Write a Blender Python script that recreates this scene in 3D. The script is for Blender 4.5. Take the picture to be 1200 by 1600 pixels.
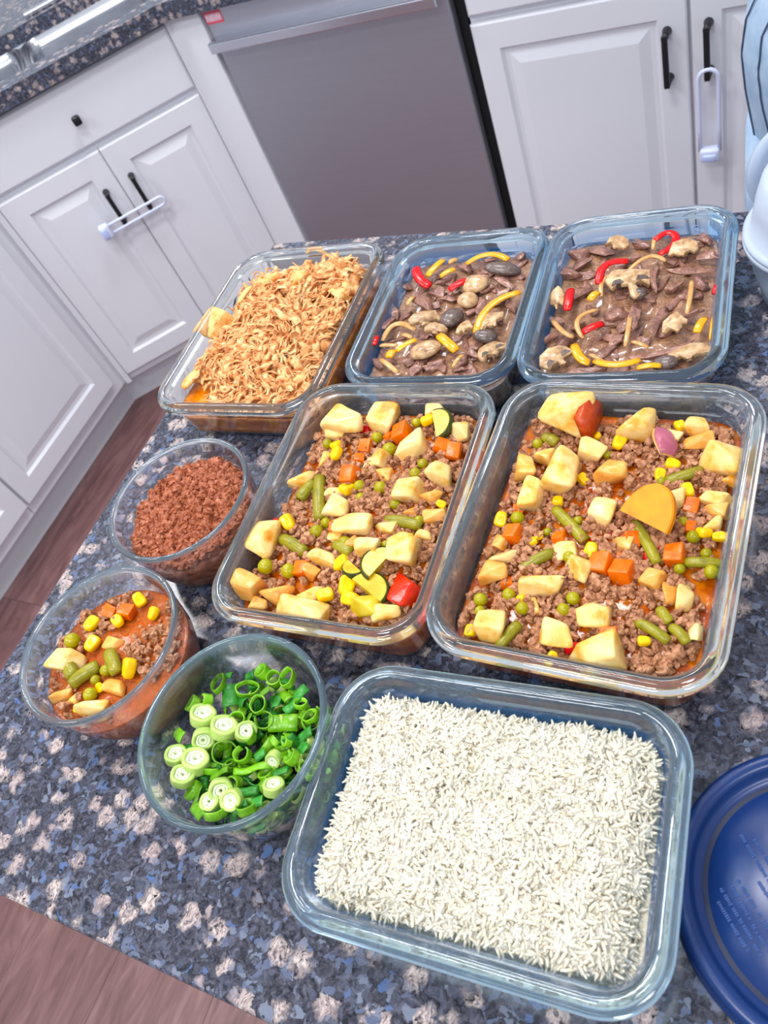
import bpy, bmesh, math, random
import numpy as np
from mathutils import Vector, Matrix, noise

random.seed(7); rng = np.random.default_rng(7)
for o in list(bpy.data.objects): bpy.data.objects.remove(o)
scene = bpy.context.scene
COL = scene.collection
PI = math.pi

# ------------------------------------------------------------------ camera
FPX = 1258.7257; PITCH, ROLL, YAW = 0.8356, -0.5010, -0.7571; CAM_H = 0.493
cy, sy = math.cos(YAW), math.sin(YAW)
FWD = np.array([sy*math.cos(PITCH), cy*math.cos(PITCH), -math.sin(PITCH)])
_r0 = np.array([cy, -sy, 0.0]); _u0 = np.cross(_r0, FWD)
RGT = math.cos(ROLL)*_r0 + math.sin(ROLL)*_u0
UPV = -math.sin(ROLL)*_r0 + math.cos(ROLL)*_u0
cam_d = bpy.data.cameras.new('camera'); cam = bpy.data.objects.new('camera', cam_d); COL.objects.link(cam)
cam.matrix_world = Matrix(((RGT[0], UPV[0], -FWD[0], 0), (RGT[1], UPV[1], -FWD[1], 0), (RGT[2], UPV[2], -FWD[2], CAM_H), (0, 0, 0, 1)))
cam_d.sensor_fit = 'VERTICAL'; cam_d.sensor_height = 36.0; cam_d.lens = FPX/1600*36
cam_d.clip_start = 0.02
cam_d.dof.use_dof = True; cam_d.dof.focus_distance = 0.62; cam_d.dof.aperture_fstop = 14
scene.camera = cam

# ------------------------------------------------------------------ world, lights, exposure
w = bpy.data.worlds.new('world'); scene.world = w; w.use_nodes = True
w.node_tree.nodes['Background'].inputs[0].default_value = (0.82, 0.89, 1.0, 1)
w.node_tree.nodes['Background'].inputs[1].default_value = 0.52

def ceiling_lamp(x, y, power, sx, sy_):
    l = bpy.data.lights.new('ceiling_panel_light', 'AREA'); l.shape = 'RECTANGLE'; l.size = sx; l.size_y = sy_; l.energy = power
    l.color = (0.98, 0.98, 1.0)
    o = bpy.data.objects.new('ceiling_panel_light', l); o.location = (x, y, 1.62); COL.objects.link(o)
for x, y in ((-0.62, 0.43), (-1.85, 0.95), (-0.60, 1.55), (-1.70, 2.15), (-0.4, -0.75), (-1.7, -0.75), (0.9, -0.6)):
    ceiling_lamp(x, y, 12.6, 0.55, 0.28)

vs = scene.view_settings
vs.view_transform = 'Standard'; vs.look = 'None'; vs.gamma = 1.0; vs.use_curve_mapping = False
vs.exposure = 0.36
scene.cycles.sample_clamp_indirect = 4.0
scene.cycles.blur_glossy = 0.6
scene.cycles.max_bounces = 28; scene.cycles.transmission_bounces = 28; scene.cycles.transparent_max_bounces = 12
scene.cycles.use_denoising = True

# ------------------------------------------------------------------ helpers
def at(px, py, z):
    """point on the horizontal plane z that lies on the sight line of pixel (px, py)"""
    v = RGT*((px-600)/FPX) - UPV*((py-800)/FPX) + FWD
    t = (z-CAM_H)/v[2]
    return np.array([v[0]*t, v[1]*t, z])

def mesh(name, V, F, smooth=True):
    m = bpy.data.meshes.new(name); m.from_pydata([tuple(v) for v in V], [], [tuple(f) for f in F]); m.update()
    if smooth: m.polygons.foreach_set('use_smooth', [True]*len(m.polygons))
    return m

def obj(name, me, mat=None, parent=None, loc=None, rot=None, scale=None):
    o = bpy.data.objects.new(name, me); COL.objects.link(o)
    if mat is not None and me is not None and len(me.materials) == 0: me.materials.append(mat)
    if parent is not None: o.parent = parent
    if loc is not None: o.location = loc
    if rot is not None: o.rotation_euler = rot
    if scale is not None: o.scale = scale
    return o

def tag(o, label, cat, group=None, kind=None):
    o['label'] = label; o['category'] = cat
    if group: o['group'] = group
    if kind: o['kind'] = kind
    return o

def empty(name, loc, rz=0.0):
    o = bpy.data.objects.new(name, None); o.location = loc; o.rotation_euler = (0, 0, rz); o.empty_display_size = .02
    COL.objects.link(o); return o

def bm_mesh(name, bm, smooth=False):
    m = bpy.data.meshes.new(name); bm.to_mesh(m); bm.free()
    if smooth: m.polygons.foreach_set('use_smooth', [True]*len(m.polygons))
    return m

def box(name, x0, x1, y0, y1, z0, z1, bevel=0.0, seg=2, smooth=False):
    bm = bmesh.new(); bmesh.ops.create_cube(bm, size=1)
    for v in bm.verts:
        v.co = Vector(((x0+x1)/2+v.co.x*(x1-x0), (y0+y1)/2+v.co.y*(y1-y0), (z0+z1)/2+v.co.z*(z1-z0)))
    if bevel: bmesh.ops.bevel(bm, geom=bm.edges[:], offset=bevel, segments=seg, affect='EDGES', profile=.5)
    return bm_mesh(name, bm, smooth)

def loft(rings, close=True, cap0=False, cap1=False, V0=0):
    """rings: list of (n,3) arrays joined by quads"""
    n = len(rings[0]); V = np.concatenate(rings); F = []
    for i in range(len(rings)-1):
        for j in range(n if close else n-1):
            k = (j+1) % n
            F.append((i*n+j, i*n+k, (i+1)*n+k, (i+1)*n+j))
    if cap0: F.append(tuple(range(n-1, -1, -1)))
    if cap1: F.append(tuple((len(rings)-1)*n+j for j in range(n)))
    return V, F

def rrect(wd, ln, r, n=8, straight=4):
    """rounded rectangle outline, counter-clockwise"""
    r = max(min(r, wd/2-1e-4, ln/2-1e-4), 1e-4); P = []
    C = ((wd/2-r, ln/2-r, 0), (-wd/2+r, ln/2-r, 90), (-wd/2+r, -ln/2+r, 180), (wd/2-r, -ln/2+r, 270))
    for i, (cx, cy_, a0) in enumerate(C):
        for k in range(n+1):
            t = math.radians(a0+90*k/n); P.append((cx+r*math.cos(t), cy_+r*math.sin(t)))
        nx, ny, a1 = C[(i+1) % 4]; t = math.radians(a1)
        q = (nx+r*math.cos(t), ny+r*math.sin(t)); p = P[-1]
        for k in range(1, straight): P.append((p[0]+(q[0]-p[0])*k/straight, p[1]+(q[1]-p[1])*k/straight))
    return np.array(P)

def circle(r, n=72):
    t = np.arange(n)/n*2*PI
    return np.c_[r*np.cos(t), r*np.sin(t)]

def lift(P2, z): return np.c_[P2, np.full(len(P2), z)]

def tube(path, radii, n=8, cap=True, flat=1.0, up=(0, 0, 1)):
    path = np.asarray(path, float); m = len(path)
    radii = np.full(m, radii) if np.isscalar(radii) else np.asarray(radii)
    rings = []; up = np.array(up, float)
    for i in range(m):
        d = path[min(i+1, m-1)]-path[max(i-1, 0)]; d /= np.linalg.norm(d)+1e-12
        s = np.cross(d, up); 
        if np.linalg.norm(s) < 1e-3: s = np.cross(d, np.array([1., .1, 0]))
        s /= np.linalg.norm(s); t = np.cross(s, d)
        a = np.arange(n)/n*2*PI
        rings.append(path[i]+radii[i]*(np.cos(a)[:, None]*s+flat*np.sin(a)[:, None]*t))
    return loft(rings, True, cap, cap)

def join(parts):
    V, F, k = [], [], 0
    for v, f in parts:
        V.append(np.asarray(v)); F += [tuple(i+k for i in q) for q in f]; k += len(v)
    return np.concatenate(V), F

def bezier(p0, p1, p2, n=10):
    t = np.linspace(0, 1, n)[:, None]
    return (1-t)**2*np.asarray(p0)+2*t*(1-t)*np.asarray(p1)+t*t*np.asarray(p2)

# ------------------------------------------------------------------ materials
def srgb(r, g, b):
    f = lambda c: c/12.92 if c <= .04045 else ((c+.055)/1.055)**2.4
    return (f(r/255), f(g/255), f(b/255), 1)

def new_mat(name):
    m = bpy.data.materials.new(name); m.use_nodes = True
    nt = m.node_tree; return m, nt, nt.nodes['Principled BSDF']

def plain(name, col, rough=.5, metal=0.0, spec=.5, coat=0.0):
    m, nt, b = new_mat(name)
    b.inputs['Base Color'].default_value = col; b.inputs['Roughness'].default_value = rough
    b.inputs['Metallic'].default_value = metal; b.inputs['Specular IOR Level'].default_value = spec
    b.inputs['Coat Weight'].default_value = coat; b.inputs['Coat Roughness'].default_value = .08
    return m

def node(nt, t, **kw):
    n = nt.nodes.new(t)
    for k, v in kw.items(): setattr(n, k, v)
    return n

def tex_coord(nt, scale=(1, 1, 1), kind='Object'):
    tc = node(nt, 'ShaderNodeTexCoord'); mp = node(nt, 'ShaderNodeMapping')
    mp.inputs['Scale'].default_value = scale
    nt.links.new(tc.outputs[kind], mp.inputs['Vector']); return mp.outputs['Vector']

def ramp(nt, fac, stops, interp='LINEAR'):
    r = node(nt, 'ShaderNodeValToRGB'); r.color_ramp.interpolation = interp
    e = r.color_ramp.elements
    while len(e) > 1: e.remove(e[-1])
    e[0].position, e[0].color = stops[0]
    for p, c in stops[1:]:
        x = e.new(p); x.color = c
    nt.links.new(fac, r.inputs['Fac']); return r.outputs['Color']

def noise_tex(nt, vec, scale, detail=3, rough=.55, dist=0.0):
    n = node(nt, 'ShaderNodeTexNoise'); n.inputs['Scale'].default_value = scale
    n.inputs['Detail'].default_value = detail; n.inputs['Roughness'].default_value = rough; n.inputs['Distortion'].default_value = dist
    nt.links.new(vec, n.inputs['Vector']); return n.outputs['Fac']

def mix(nt, fac, a, b, mode='MIX'):
    m = node(nt, 'ShaderNodeMix', data_type='RGBA', blend_type=mode)
    for s, v in ((0, fac), (6, a), (7, b)):
        if hasattr(v, 'is_linked'): nt.links.new(v, m.inputs[s])
        else: m.inputs[s].default_value = v
    return m.outputs[2]

def bump(nt, height, b, strength=.3, dist=.002):
    n = node(nt, 'ShaderNodeBump'); n.inputs['Strength'].default_value = strength; n.inputs['Distance'].default_value = dist
    nt.links.new(height, n.inputs['Height']); nt.links.new(n.outputs['Normal'], b.inputs['Normal'])

def food(name, stops, scale=120, rough=.3, bumps=.25, vary=.0, spec=.38, sat=1.12, detail=4, sss=0.0, coat=0.0, bscale=None, bdist=.0015):
    """mottled food surface: noise through a colour ramp, fine relief, per-object colour variation"""
    m, nt, b = new_mat(name)
    vec = tex_coord(nt)
    oi = node(nt, 'ShaderNodeObjectInfo')
    add = node(nt, 'ShaderNodeVectorMath', operation='MULTIPLY_ADD')
    nt.links.new(vec, add.inputs[0]); add.inputs[1].default_value = (1, 1, 1)
    cmb = node(nt, 'ShaderNodeCombineXYZ')
    for i in range(3): nt.links.new(oi.outputs['Random'], cmb.inputs[i])
    nt.links.new(cmb.outputs[0], add.inputs[2]); vec = add.outputs[0]
    f = noise_tex(nt, vec, scale, detail)
    c = ramp(nt, f, [(p, srgb(*q)) for p, q in stops])
    if vary:
        h = node(nt, 'ShaderNodeHueSaturation')
        mr = node(nt, 'ShaderNodeMapRange'); mr.inputs['To Min'].default_value = 1-vary; mr.inputs['To Max'].default_value = 1+vary
        nt.links.new(oi.outputs['Random'], mr.inputs['Value']); nt.links.new(mr.outputs[0], h.inputs['Value'])
        nt.links.new(c, h.inputs['Color']); c = h.outputs['Color']
    hs = node(nt, 'ShaderNodeHueSaturation'); hs.inputs['Saturation'].default_value = sat; nt.links.new(c, hs.inputs['Color'])
    nt.links.new(hs.outputs['Color'], b.inputs['Base Color'])
    b.inputs['Roughness'].default_value = rough; b.inputs['Specular IOR Level'].default_value = spec
    b.inputs['Coat Weight'].default_value = coat; b.inputs['Coat Roughness'].default_value = .12
    if sss:
        b.inputs['Subsurface Weight'].default_value = sss; b.inputs['Subsurface Radius'].default_value = (1, .6, .3); b.inputs['Subsurface Scale'].default_value = .004
    if bumps: bump(nt, noise_tex(nt, vec, bscale or scale*2.2, 3), b, bumps, bdist)
    return m

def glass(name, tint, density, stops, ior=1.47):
    """tinted glass; stops: (height, glow amount, glow colour) - diffuse colour that paints light into rims and walls"""
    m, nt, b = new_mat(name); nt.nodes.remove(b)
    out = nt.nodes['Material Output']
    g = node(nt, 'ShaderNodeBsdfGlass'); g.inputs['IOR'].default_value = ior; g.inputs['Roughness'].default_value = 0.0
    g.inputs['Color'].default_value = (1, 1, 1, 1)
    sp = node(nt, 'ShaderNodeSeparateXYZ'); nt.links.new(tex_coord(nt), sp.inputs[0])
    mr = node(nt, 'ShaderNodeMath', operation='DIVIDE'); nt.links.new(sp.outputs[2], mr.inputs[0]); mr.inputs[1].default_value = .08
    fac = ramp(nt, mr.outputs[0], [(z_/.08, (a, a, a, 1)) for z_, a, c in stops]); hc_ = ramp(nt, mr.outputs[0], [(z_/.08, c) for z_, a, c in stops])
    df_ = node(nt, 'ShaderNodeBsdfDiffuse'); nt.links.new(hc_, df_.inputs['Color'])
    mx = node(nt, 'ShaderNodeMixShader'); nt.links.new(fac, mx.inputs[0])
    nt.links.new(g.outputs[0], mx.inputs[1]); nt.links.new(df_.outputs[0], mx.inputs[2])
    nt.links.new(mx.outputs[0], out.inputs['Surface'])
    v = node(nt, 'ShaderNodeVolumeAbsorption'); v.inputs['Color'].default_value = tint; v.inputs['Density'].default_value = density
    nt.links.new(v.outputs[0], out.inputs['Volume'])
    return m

def granite(name):
    m, nt, b = new_mat(name)
    vec = tex_coord(nt)
    wob = node(nt, 'ShaderNodeTexNoise'); wob.inputs['Scale'].default_value = 120; wob.inputs['Detail'].default_value = 6
    nt.links.new(vec, wob.inputs['Vector'])
    ma = node(nt, 'ShaderNodeVectorMath', operation='MULTIPLY_ADD'); nt.links.new(wob.outputs['Color'], ma.inputs[0])
    ma.inputs[1].default_value = (.016, .016, .016); nt.links.new(vec, ma.inputs[2]); v2 = ma.outputs[0]
    # dark ground with slate-blue grains
    vor = node(nt, 'ShaderNodeTexVoronoi'); vor.inputs['Scale'].default_value = 230; nt.links.new(v2, vor.inputs['Vector'])
    sep = node(nt, 'ShaderNodeSeparateColor'); nt.links.new(vor.outputs['Color'], sep.inputs[0])
    ground = ramp(nt, sep.outputs[0], [(0, srgb(18, 20, 30)), (.46, srgb(36, 40, 54)), (.66, srgb(66, 72, 92)), (.82, srgb(96, 110, 140)), (.92, srgb(128, 138, 158)), (.965, srgb(80, 114, 168))], 'CONSTANT')
    n1 = noise_tex(nt, v2, 260, 4, .65)
    ground = mix(nt, n1, ground, ramp(nt, n1, [(.3, srgb(14, 14, 22)), (.7, srgb(112, 112, 126))]), 'MIX')
    # large tan and pink feldspar blotches
    big = node(nt, 'ShaderNodeTexVoronoi'); big.inputs['Scale'].default_value = 58; big.inputs['Randomness'].default_value = 1.0
    nt.links.new(v2, big.inputs['Vector'])
    sb = node(nt, 'ShaderNodeSeparateColor'); nt.links.new(big.outputs['Color'], sb.inputs[0])
    pick = ramp(nt, sb.outputs[1], [(0, (0, 0, 0, 1)), (.44, (1, 1, 1, 1))], 'CONSTANT')
    edge = ramp(nt, big.outputs['Distance'], [(.30, (1, 1, 1, 1)), (.52, (0, 0, 0, 1))])
    mask = mix(nt, 1.0, pick, edge, 'MULTIPLY')
    mask = mix(nt, 1.0, mask, ramp(nt, noise_tex(nt, v2, 260, 4), [(.34, (0, 0, 0, 1)), (.46, (1, 1, 1, 1))]), 'MULTIPLY')
    st = node(nt, 'ShaderNodeMapping'); st.inputs['Scale'].default_value = (900, 160, 400); nt.links.new(v2, st.inputs['Vector'])
    streak = node(nt, 'ShaderNodeTexNoise'); streak.inputs['Scale'].default_value = 1; nt.links.new(st.outputs[0], streak.inputs['Vector'])
    tan = ramp(nt, streak.outputs['Fac'], [(.32, srgb(84, 76, 82)), (.5, srgb(172, 156, 152)), (.68, srgb(206, 192, 184))])
    tan = mix(nt, ramp(nt, sb.outputs[2], [(.3, (0, 0, 0, 1)), (1, (.75, .75, .75, 1))]), tan, srgb(142, 124, 126), 'MIX')
    col = mix(nt, mask, ground, tan)
    nt.links.new(col, b.inputs['Base Color']); b.inputs['Roughness'].default_value = .16; b.inputs['Specular IOR Level'].default_value = .36
    return m

M = {}
M['granite'] = granite('polished_granite')
M['cabinet'] = plain('painted_cabinet', srgb(226, 226, 232), .38)
M['toe'] = plain('painted_toe_kick', srgb(222, 222, 228), .5)
M['black'] = plain('black_metal', srgb(16, 17, 22), .35)
M['seal'] = plain('black_gap', srgb(8, 9, 14), .6)
def steel(name, col, rough, scale):
    m, nt, b = new_mat(name); b.inputs['Metallic'].default_value = 1; b.inputs['Roughness'].default_value = rough
    v = tex_coord(nt, scale); f = noise_tex(nt, v, 1, 2)
    nt.links.new(ramp(nt, f, [(.3, tuple(c*.94 for c in col[:3])+(1,)), (.7, col)]), b.inputs['Base Color'])
    return m
M['steel'] = steel('brushed_steel', srgb(186, 186, 196), .5, (6, 6, 900))
M['steel_light'] = plain('satin_steel', srgb(212, 214, 224), .25, 1.0)
M['sink'] = plain('sink_steel', srgb(200, 202, 208), .22, 1.0)
M['lock'] = plain('translucent_white_plastic', srgb(214, 220, 246), .3)
PALE_GLOW, BLUE_GLOW = srgb(214, 226, 230), srgb(48, 146, 220)  # diffuse colours that paint brightness into the glass, strongest at the rims
GLASS = {'clear': glass('clear_glass', (.72, .92, .88, 1), 12, ((.0, .015, PALE_GLOW), (.048, .02, PALE_GLOW), (.053, .06, PALE_GLOW))),
         'blue': glass('blue_tinted_glass', (.10, .66, .95, 1), 36, ((.0, .008, BLUE_GLOW), (.028, .01, BLUE_GLOW), (.034, .14, BLUE_GLOW), (.044, .16, BLUE_GLOW), (.0485, .05, PALE_GLOW))),  # blue band paints the light carried inside the upper wall
         'bowl': glass('pale_blue_glass', (.5, .84, .93, 1), 14, ((.0, .012, PALE_GLOW), (.062, .02, PALE_GLOW), (.067, .12, srgb(176, 210, 230))))}

def wood():
    m, nt, b = new_mat('dark_wood_floor')
    v = tex_coord(nt, (24, 4.0, 10)); oi = node(nt, 'ShaderNodeObjectInfo')
    f = noise_tex(nt, v, 1.0, 6, .62, 1.6)
    c = ramp(nt, f, [(.25, srgb(82, 54, 54)), (.5, srgb(118, 84, 83)), (.75, srgb(142, 108, 105))])
    h = node(nt, 'ShaderNodeHueSaturation'); mr = node(nt, 'ShaderNodeMapRange'); mr.inputs['To Min'].default_value = .93; mr.inputs['To Max'].default_value = 1.04
    nt.links.new(oi.outputs['Random'], mr.inputs['Value']); nt.links.new(mr.outputs[0], h.inputs['Value']); nt.links.new(c, h.inputs['Color'])
    nt.links.new(h.outputs[0], b.inputs['Base Color']); b.inputs['Roughness'].default_value = .42
    bump(nt, f, b, .15, .002); return m
M['wood'] = wood()

# ------------------------------------------------------------------ floor
floor = obj('floor', box('floor', -4.6, 1.6, -2.2, 3.6, -1.0, -0.925), plain('subfloor', srgb(40, 28, 28), .8))
floor['kind'] = 'structure'
plank_w = .22; k = 0
x = -4.55
pm = {}
while x < 1.5:
    y = -2.2-.7*((k*37) % 10)/10
    while y < 3.5:
        ln = 1.5
        y0, y1 = max(y, -2.2), min(y+ln, 3.6)
        if y1-y0 > .05:
            key = round(y1-y0, 3)
            if key not in pm:
                pm[key] = box('plank', -plank_w/2+.0003, plank_w/2-.0003, -key/2+.0003, key/2-.0003, -.008, 0, .0006, 1)
            obj('plank', pm[key], M['wood'], floor, (x+plank_w/2, (y0+y1)/2, -.92))
        y += ln
    x += plank_w; k += 1

# ------------------------------------------------------------------ island
isl = empty('kitchen_island', (0.2, .33, -.92)); tag(isl, 'kitchen island base carrying the granite slab with all the food', 'island')
obj('base_cabinet', box('island_base', -.74, .75, -.33, .33, .0, .878, .004), M['cabinet'], isl)
obj('toe_board', box('toe', -.741, .751, -.331, .331, .0, .09), M['toe'], isl)
slab = obj('island_worktop', box('island_worktop', -.605, 1.15, -.033, .698, -.038, 0, .004, 3), M['granite'])
tag(slab, 'dark speckled blue and tan granite island worktop under the glass dishes', 'worktop')

# ------------------------------------------------------------------ cabinets
def rect_loft(name, x0, x1, z0, z1, prof, cap):
    rings = []
    for i, y in prof:
        rings.append(np.array([(x0+i, y, z0+i), (x1-i, y, z0+i), (x1-i, y, z1-i), (x0+i, y, z1-i)]))
    V, F = loft(rings, True, False, cap)
    return mesh(name, V, F, False)

def bar_handle(parent, x, z0, z1, out=-.019):
    h_ = obj('handle', box('handle', x-.0055, x+.0055, out-.034, out-.025, z0, z1, .0018), M['black'], parent)
    for z in (z0+.006, z1-.006):
        obj('handle_post', tube_mesh('handle_post', [(x, out, z), (x, out-.012, z), (x, out-.03, z)], [.009, .0065, .0065], 12), M['black'], h_)
    return h_

def tube_mesh(name, path, radii, n=8, **kw):
    V, F = tube(path, radii, n, **kw); return mesh(name, V, F)

def cab_door(cab, x0, x1, z0, z1, handle=None, name='door'):
    d = obj(name, rect_loft(name, x0, x1, z0, z1, [(0, 0), (0, -.016), (.003, -.019), (.052, -.019), (.058, -.011), (.062, -.011)], False), M['cabinet'], cab)
    obj('raised_panel', rect_loft('raised_panel', x0, x1, z0, z1, [(.061, -.0112), (.068, -.0112), (.088, -.0175), (.0895, -.0178)], True), M['cabinet'], d)
    if handle: bar_handle(d, *handle)
    return d

def drawer_front(cab, x0, x1, z0, z1):
    return obj('drawer_front', rect_loft('drawer_front', x0, x1, z0, z1, [(0, 0), (0, -.013), (.006, -.019)], True), M['cabinet'], cab)

def toe_kick(cab, x0, x1):
    obj('toe_kick', box('toe_kick', x0, x1, .055, .075, -.92, -.80), M['toe'], cab)

YF = 1.654                     # face-frame plane of the run beside the dishwasher
# base cabinet to the side of the dishwasher
cb = empty('base_cabinet', (0, YF, 0)); tag(cb, 'white base cabinet with two raised panel doors beside the steel dishwasher', 'cabinet', 'white kitchen base cabinets')
obj('body', box('body', -.694, .21, 0, .58, -.815, -.048), M['cabinet'], cb)
cab_door(cb, -.691, -.2785, -.785, -.190, (-.3145, -.357, -.258))
cab_door(cb, -.2715, .141, -.785, -.190, (-.2415, -.353, -.255))
drawer_front(cb, -.691, -.2785, -.176, -.056); drawer_front(cb, -.2715, .141, -.176, -.056)
toe_kick(cb, -.694, .21)

# dishwasher
dw = empty('dishwasher', (0, YF, 0)); tag(dw, 'stainless steel dishwasher with a bar handle and a small red sticker', 'dishwasher')
obj('tub', box('tub', -1.302, -.704, .012, .56, -.86, -.05), M['seal'], dw)
ddoor = obj('door', box('dw_door', -1.300, -.722, -.019, .01, -.80, -.050, .004), M['steel'], dw)
hd = obj('handle', box('dw_handle', -1.296, -.732, -.056, -.048, -.131, -.108, .003), M['steel_light'], ddoor)
obj('handle_return', box('dw_handle_return', -1.296, -.732, -.048, -.018, -.114, -.108, .001), M['steel_light'], ddoor)
obj('kick_plate', box('kick_plate', -1.300, -.722, .05, .07, -.92, -.81), M['seal'], dw)
stk = obj('sticker', box('sticker', -1.2975, -1.2505, -.0198, -.0192, -.082, -.056), plain('red_sticker', srgb(226, 70, 92), .5), ddoor)
obj('sticker_field', box('sticker_field', -1.2955, -1.2525, -.0201, -.0198, -.0775, -.0605), plain('pink_sticker_field', srgb(240, 170, 186), .5), stk)
tc = bpy.data.curves.new('lettering', 'FONT'); tc.body = 'NEW'; tc.size = .0175; tc.align_x = 'CENTER'; tc.extrude = .0002
tc.materials.append(plain('white_lettering', srgb(246, 240, 246), .5))
tt = bpy.data.objects.new('lettering_curve', tc); COL.objects.link(tt)
bpy.context.view_layer.update(); tme = bpy.data.meshes.new_from_object(tt.evaluated_get(bpy.context.evaluated_depsgraph_get())); bpy.data.objects.remove(tt)
if len(tme.materials) == 0: tme.materials.append(tc.materials[0])
obj('lettering', tme, None, stk, (-1.274, -.0204, -.0755), (PI/2, 0, 0))

# filler strip between the corner sink cabinet and the dishwasher
fl = obj('filler_panel', box('filler_panel', -1.405, -1.309, 1.632, 1.66, -.86, -.047, .003), M['cabinet'])
tag(fl, 'narrow white filler panel between corner sink cabinet and dishwasher', 'panel')

# corner sink cabinet (set at 45 degrees)
c45 = math.radians(45)
CX, CY = -1.81, 1.214
sc = empty('sink_cabinet', (CX-.019*math.sin(c45), CY+.019*math.cos(c45), 0), c45)
tag(sc, 'white corner sink cabinet with false drawer, black knob and two locked doors', 'cabinet', 'white kitchen base cabinets')
obj('body', box('body', -.004, .600, .004, .12, -.813, -.26), M['cabinet'], sc)
obj('face_frame', box('face_frame', -.004, .600, 0, .03, -.815, -.047), M['cabinet'], sc)
obj('stile', box('stile', .5775, .612, -.016, .004, -.815, -.047), M['cabinet'], sc)
obj('stile', box('stile', -.004, .0115, -.016, .004, -.815, -.047), M['cabinet'], sc)
cab_door(sc, .013, .2945, -.787, -.219, (.2545, -.396, -.306))
cab_door(sc, .2965, .576, -.787, -.219, (.3305, -.392, -.301))
df = drawer_front(sc, .013, .576, -.203, -.058)
kn = obj('knob', box('knob', .281, .301, -.050, -.036, -.144, -.122, .005, 3, True), M['black'], df)
obj('knob_post', tube_mesh('knob_post', [(.291, -.018, -.133), (.291, -.04, -.133)], .006, 10), M['black'], kn)
toe_kick(sc, -.05, .65)

# cabinets along the other wall
lc = empty('base_cabinet', (CX-.019, CY, 0), PI/2); tag(lc, 'white base cabinet with one wide panelled door adjoining the corner sink cabinet', 'cabinet', 'white kitchen base cabinets')
obj('body', box('body', -.482, .024, 0, .58, -.815, -.048), M['cabinet'], lc)
cab_door(lc, -.479, -.04, -.775, -.219, (-.44, -.392, -.301)); drawer_front(lc, -.479, -.04, -.203, -.058); toe_kick(lc, -.482, .07)
lc2 = empty('base_cabinet', (CX-.019, CY, 0), PI/2); tag(lc2, 'white cabinet cut by the picture edge beyond the wide panelled door', 'cabinet', 'white kitchen base cabinets')
obj('body', box('body', -1.0, -.484, 0, .58, -.815, -.048), M['cabinet'], lc2)
cab_door(lc2, -.997, -.487, -.775, -.219, (-.54, -.392, -.301)); drawer_front(lc2, -.997, -.487, -.203, -.058); toe_kick(lc2, -1.0, -.482)

# granite worktop round the corner, with a sink cut-out
ZT, TH = -.010, .0365
def worktop():
    o_ = .025
    k1 = -2.989                    # x - y of the diagonal front edge
    xl = CX+o_; yb = 1.635-o_
    outer = [(xl, -.2), (xl, xl-k1), (yb+k1, yb), (.9, yb), (.9, 2.28), (-2.43, 2.28), (-2.43, -.2)]
    # sink hole in the diagonal frame: u along (1,1)/sqrt2, v = (y-x)/sqrt2
    def uv(u, v): return ((u-v)/math.sqrt(2), (u+v)/math.sqrt(2))
    hole = [uv(SU0, SV0), uv(SU1, SV0), uv(SU1, SV1), uv(SU0, SV1)]
    bm = bmesh.new()
    def face_loop(pts, z): return [bm.verts.new((p[0], p[1], z)) for p in pts]
    loops = {}
    for z in (ZT, ZT-TH):
        a = face_loop(outer, z); b_ = face_loop(hole, z)
        es = [bm.edges.new((q[i], q[(i+1) % len(q)])) for q in (a, b_) for i in range(len(q))]
        bmesh.ops.triangle_fill(bm, use_beauty=True, use_dissolve=False, edges=es)
        loops[z] = (a, b_)
    for i in (0, 1):
        t, b_ = loops[ZT][i], loops[ZT-TH][i]
        for j in range(len(t)):
            k_ = (j+1) % len(t); bm.faces.new((t[j], t[k_], b_[k_], b_[j]))
    bmesh.ops.recalc_face_normals(bm, faces=bm.faces[:])
    return bm_mesh('worktop', bm)
SU0, SU1, SV0, SV1 = -.55, .19, 2.185, 2.56
wt = obj('corner_worktop', worktop(), M['granite']); tag(wt, 'granite worktop with thick polished edge around the corner sink', 'worktop')

# double stainless sink hanging in the cut-out
snk = empty('kitchen_sink', ((-.18-2.3725)/math.sqrt(2), (-.18+2.3725)/math.sqrt(2), ZT-TH), c45)
tag(snk, 'stainless steel double basin sink set into the granite corner worktop', 'sink')
def basin(x0, x1, y0, y1, dep):
    wd, ln = x1-x0, y1-y0; c = np.array([(x0+x1)/2, (y0+y1)/2, 0])
    rings = [lift(rrect(wd-2*i, ln-2*i, max(.035-i, .005), 5, 3), z)+c for i, z in ((-.012, .0), (0, 0.0), (.004, -.03), (.012, -dep+.03), (.02, -dep+.008), (.045, -dep), (.09, -dep-.002))]
    V, F = loft(rings, True, False, True); return mesh('basin', V, F)
obj('basin', basin(-.365, -.015, -.185, .185, .19), M['sink'], snk); obj('basin', basin(.015, .365, -.185, .185, .19), M['sink'], snk)
obj('divider', box('divider', -.02, .02, -.185, .185, -.04, -.004, .006, 3, True), M['sink'], snk)
# chrome plate on the deck behind the sink
rl = obj('chrome_plate', box('chrome_plate', -.13, .16, -.016, .016, 0, .012, .004, 3, True), M['steel_light'])
rl.location = (-2.605/math.sqrt(2), 2.605/math.sqrt(2), ZT); rl.rotation_euler = (0, 0, c45); tag(rl, 'long chrome plate lying on the worktop behind the sink', 'plate')

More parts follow.
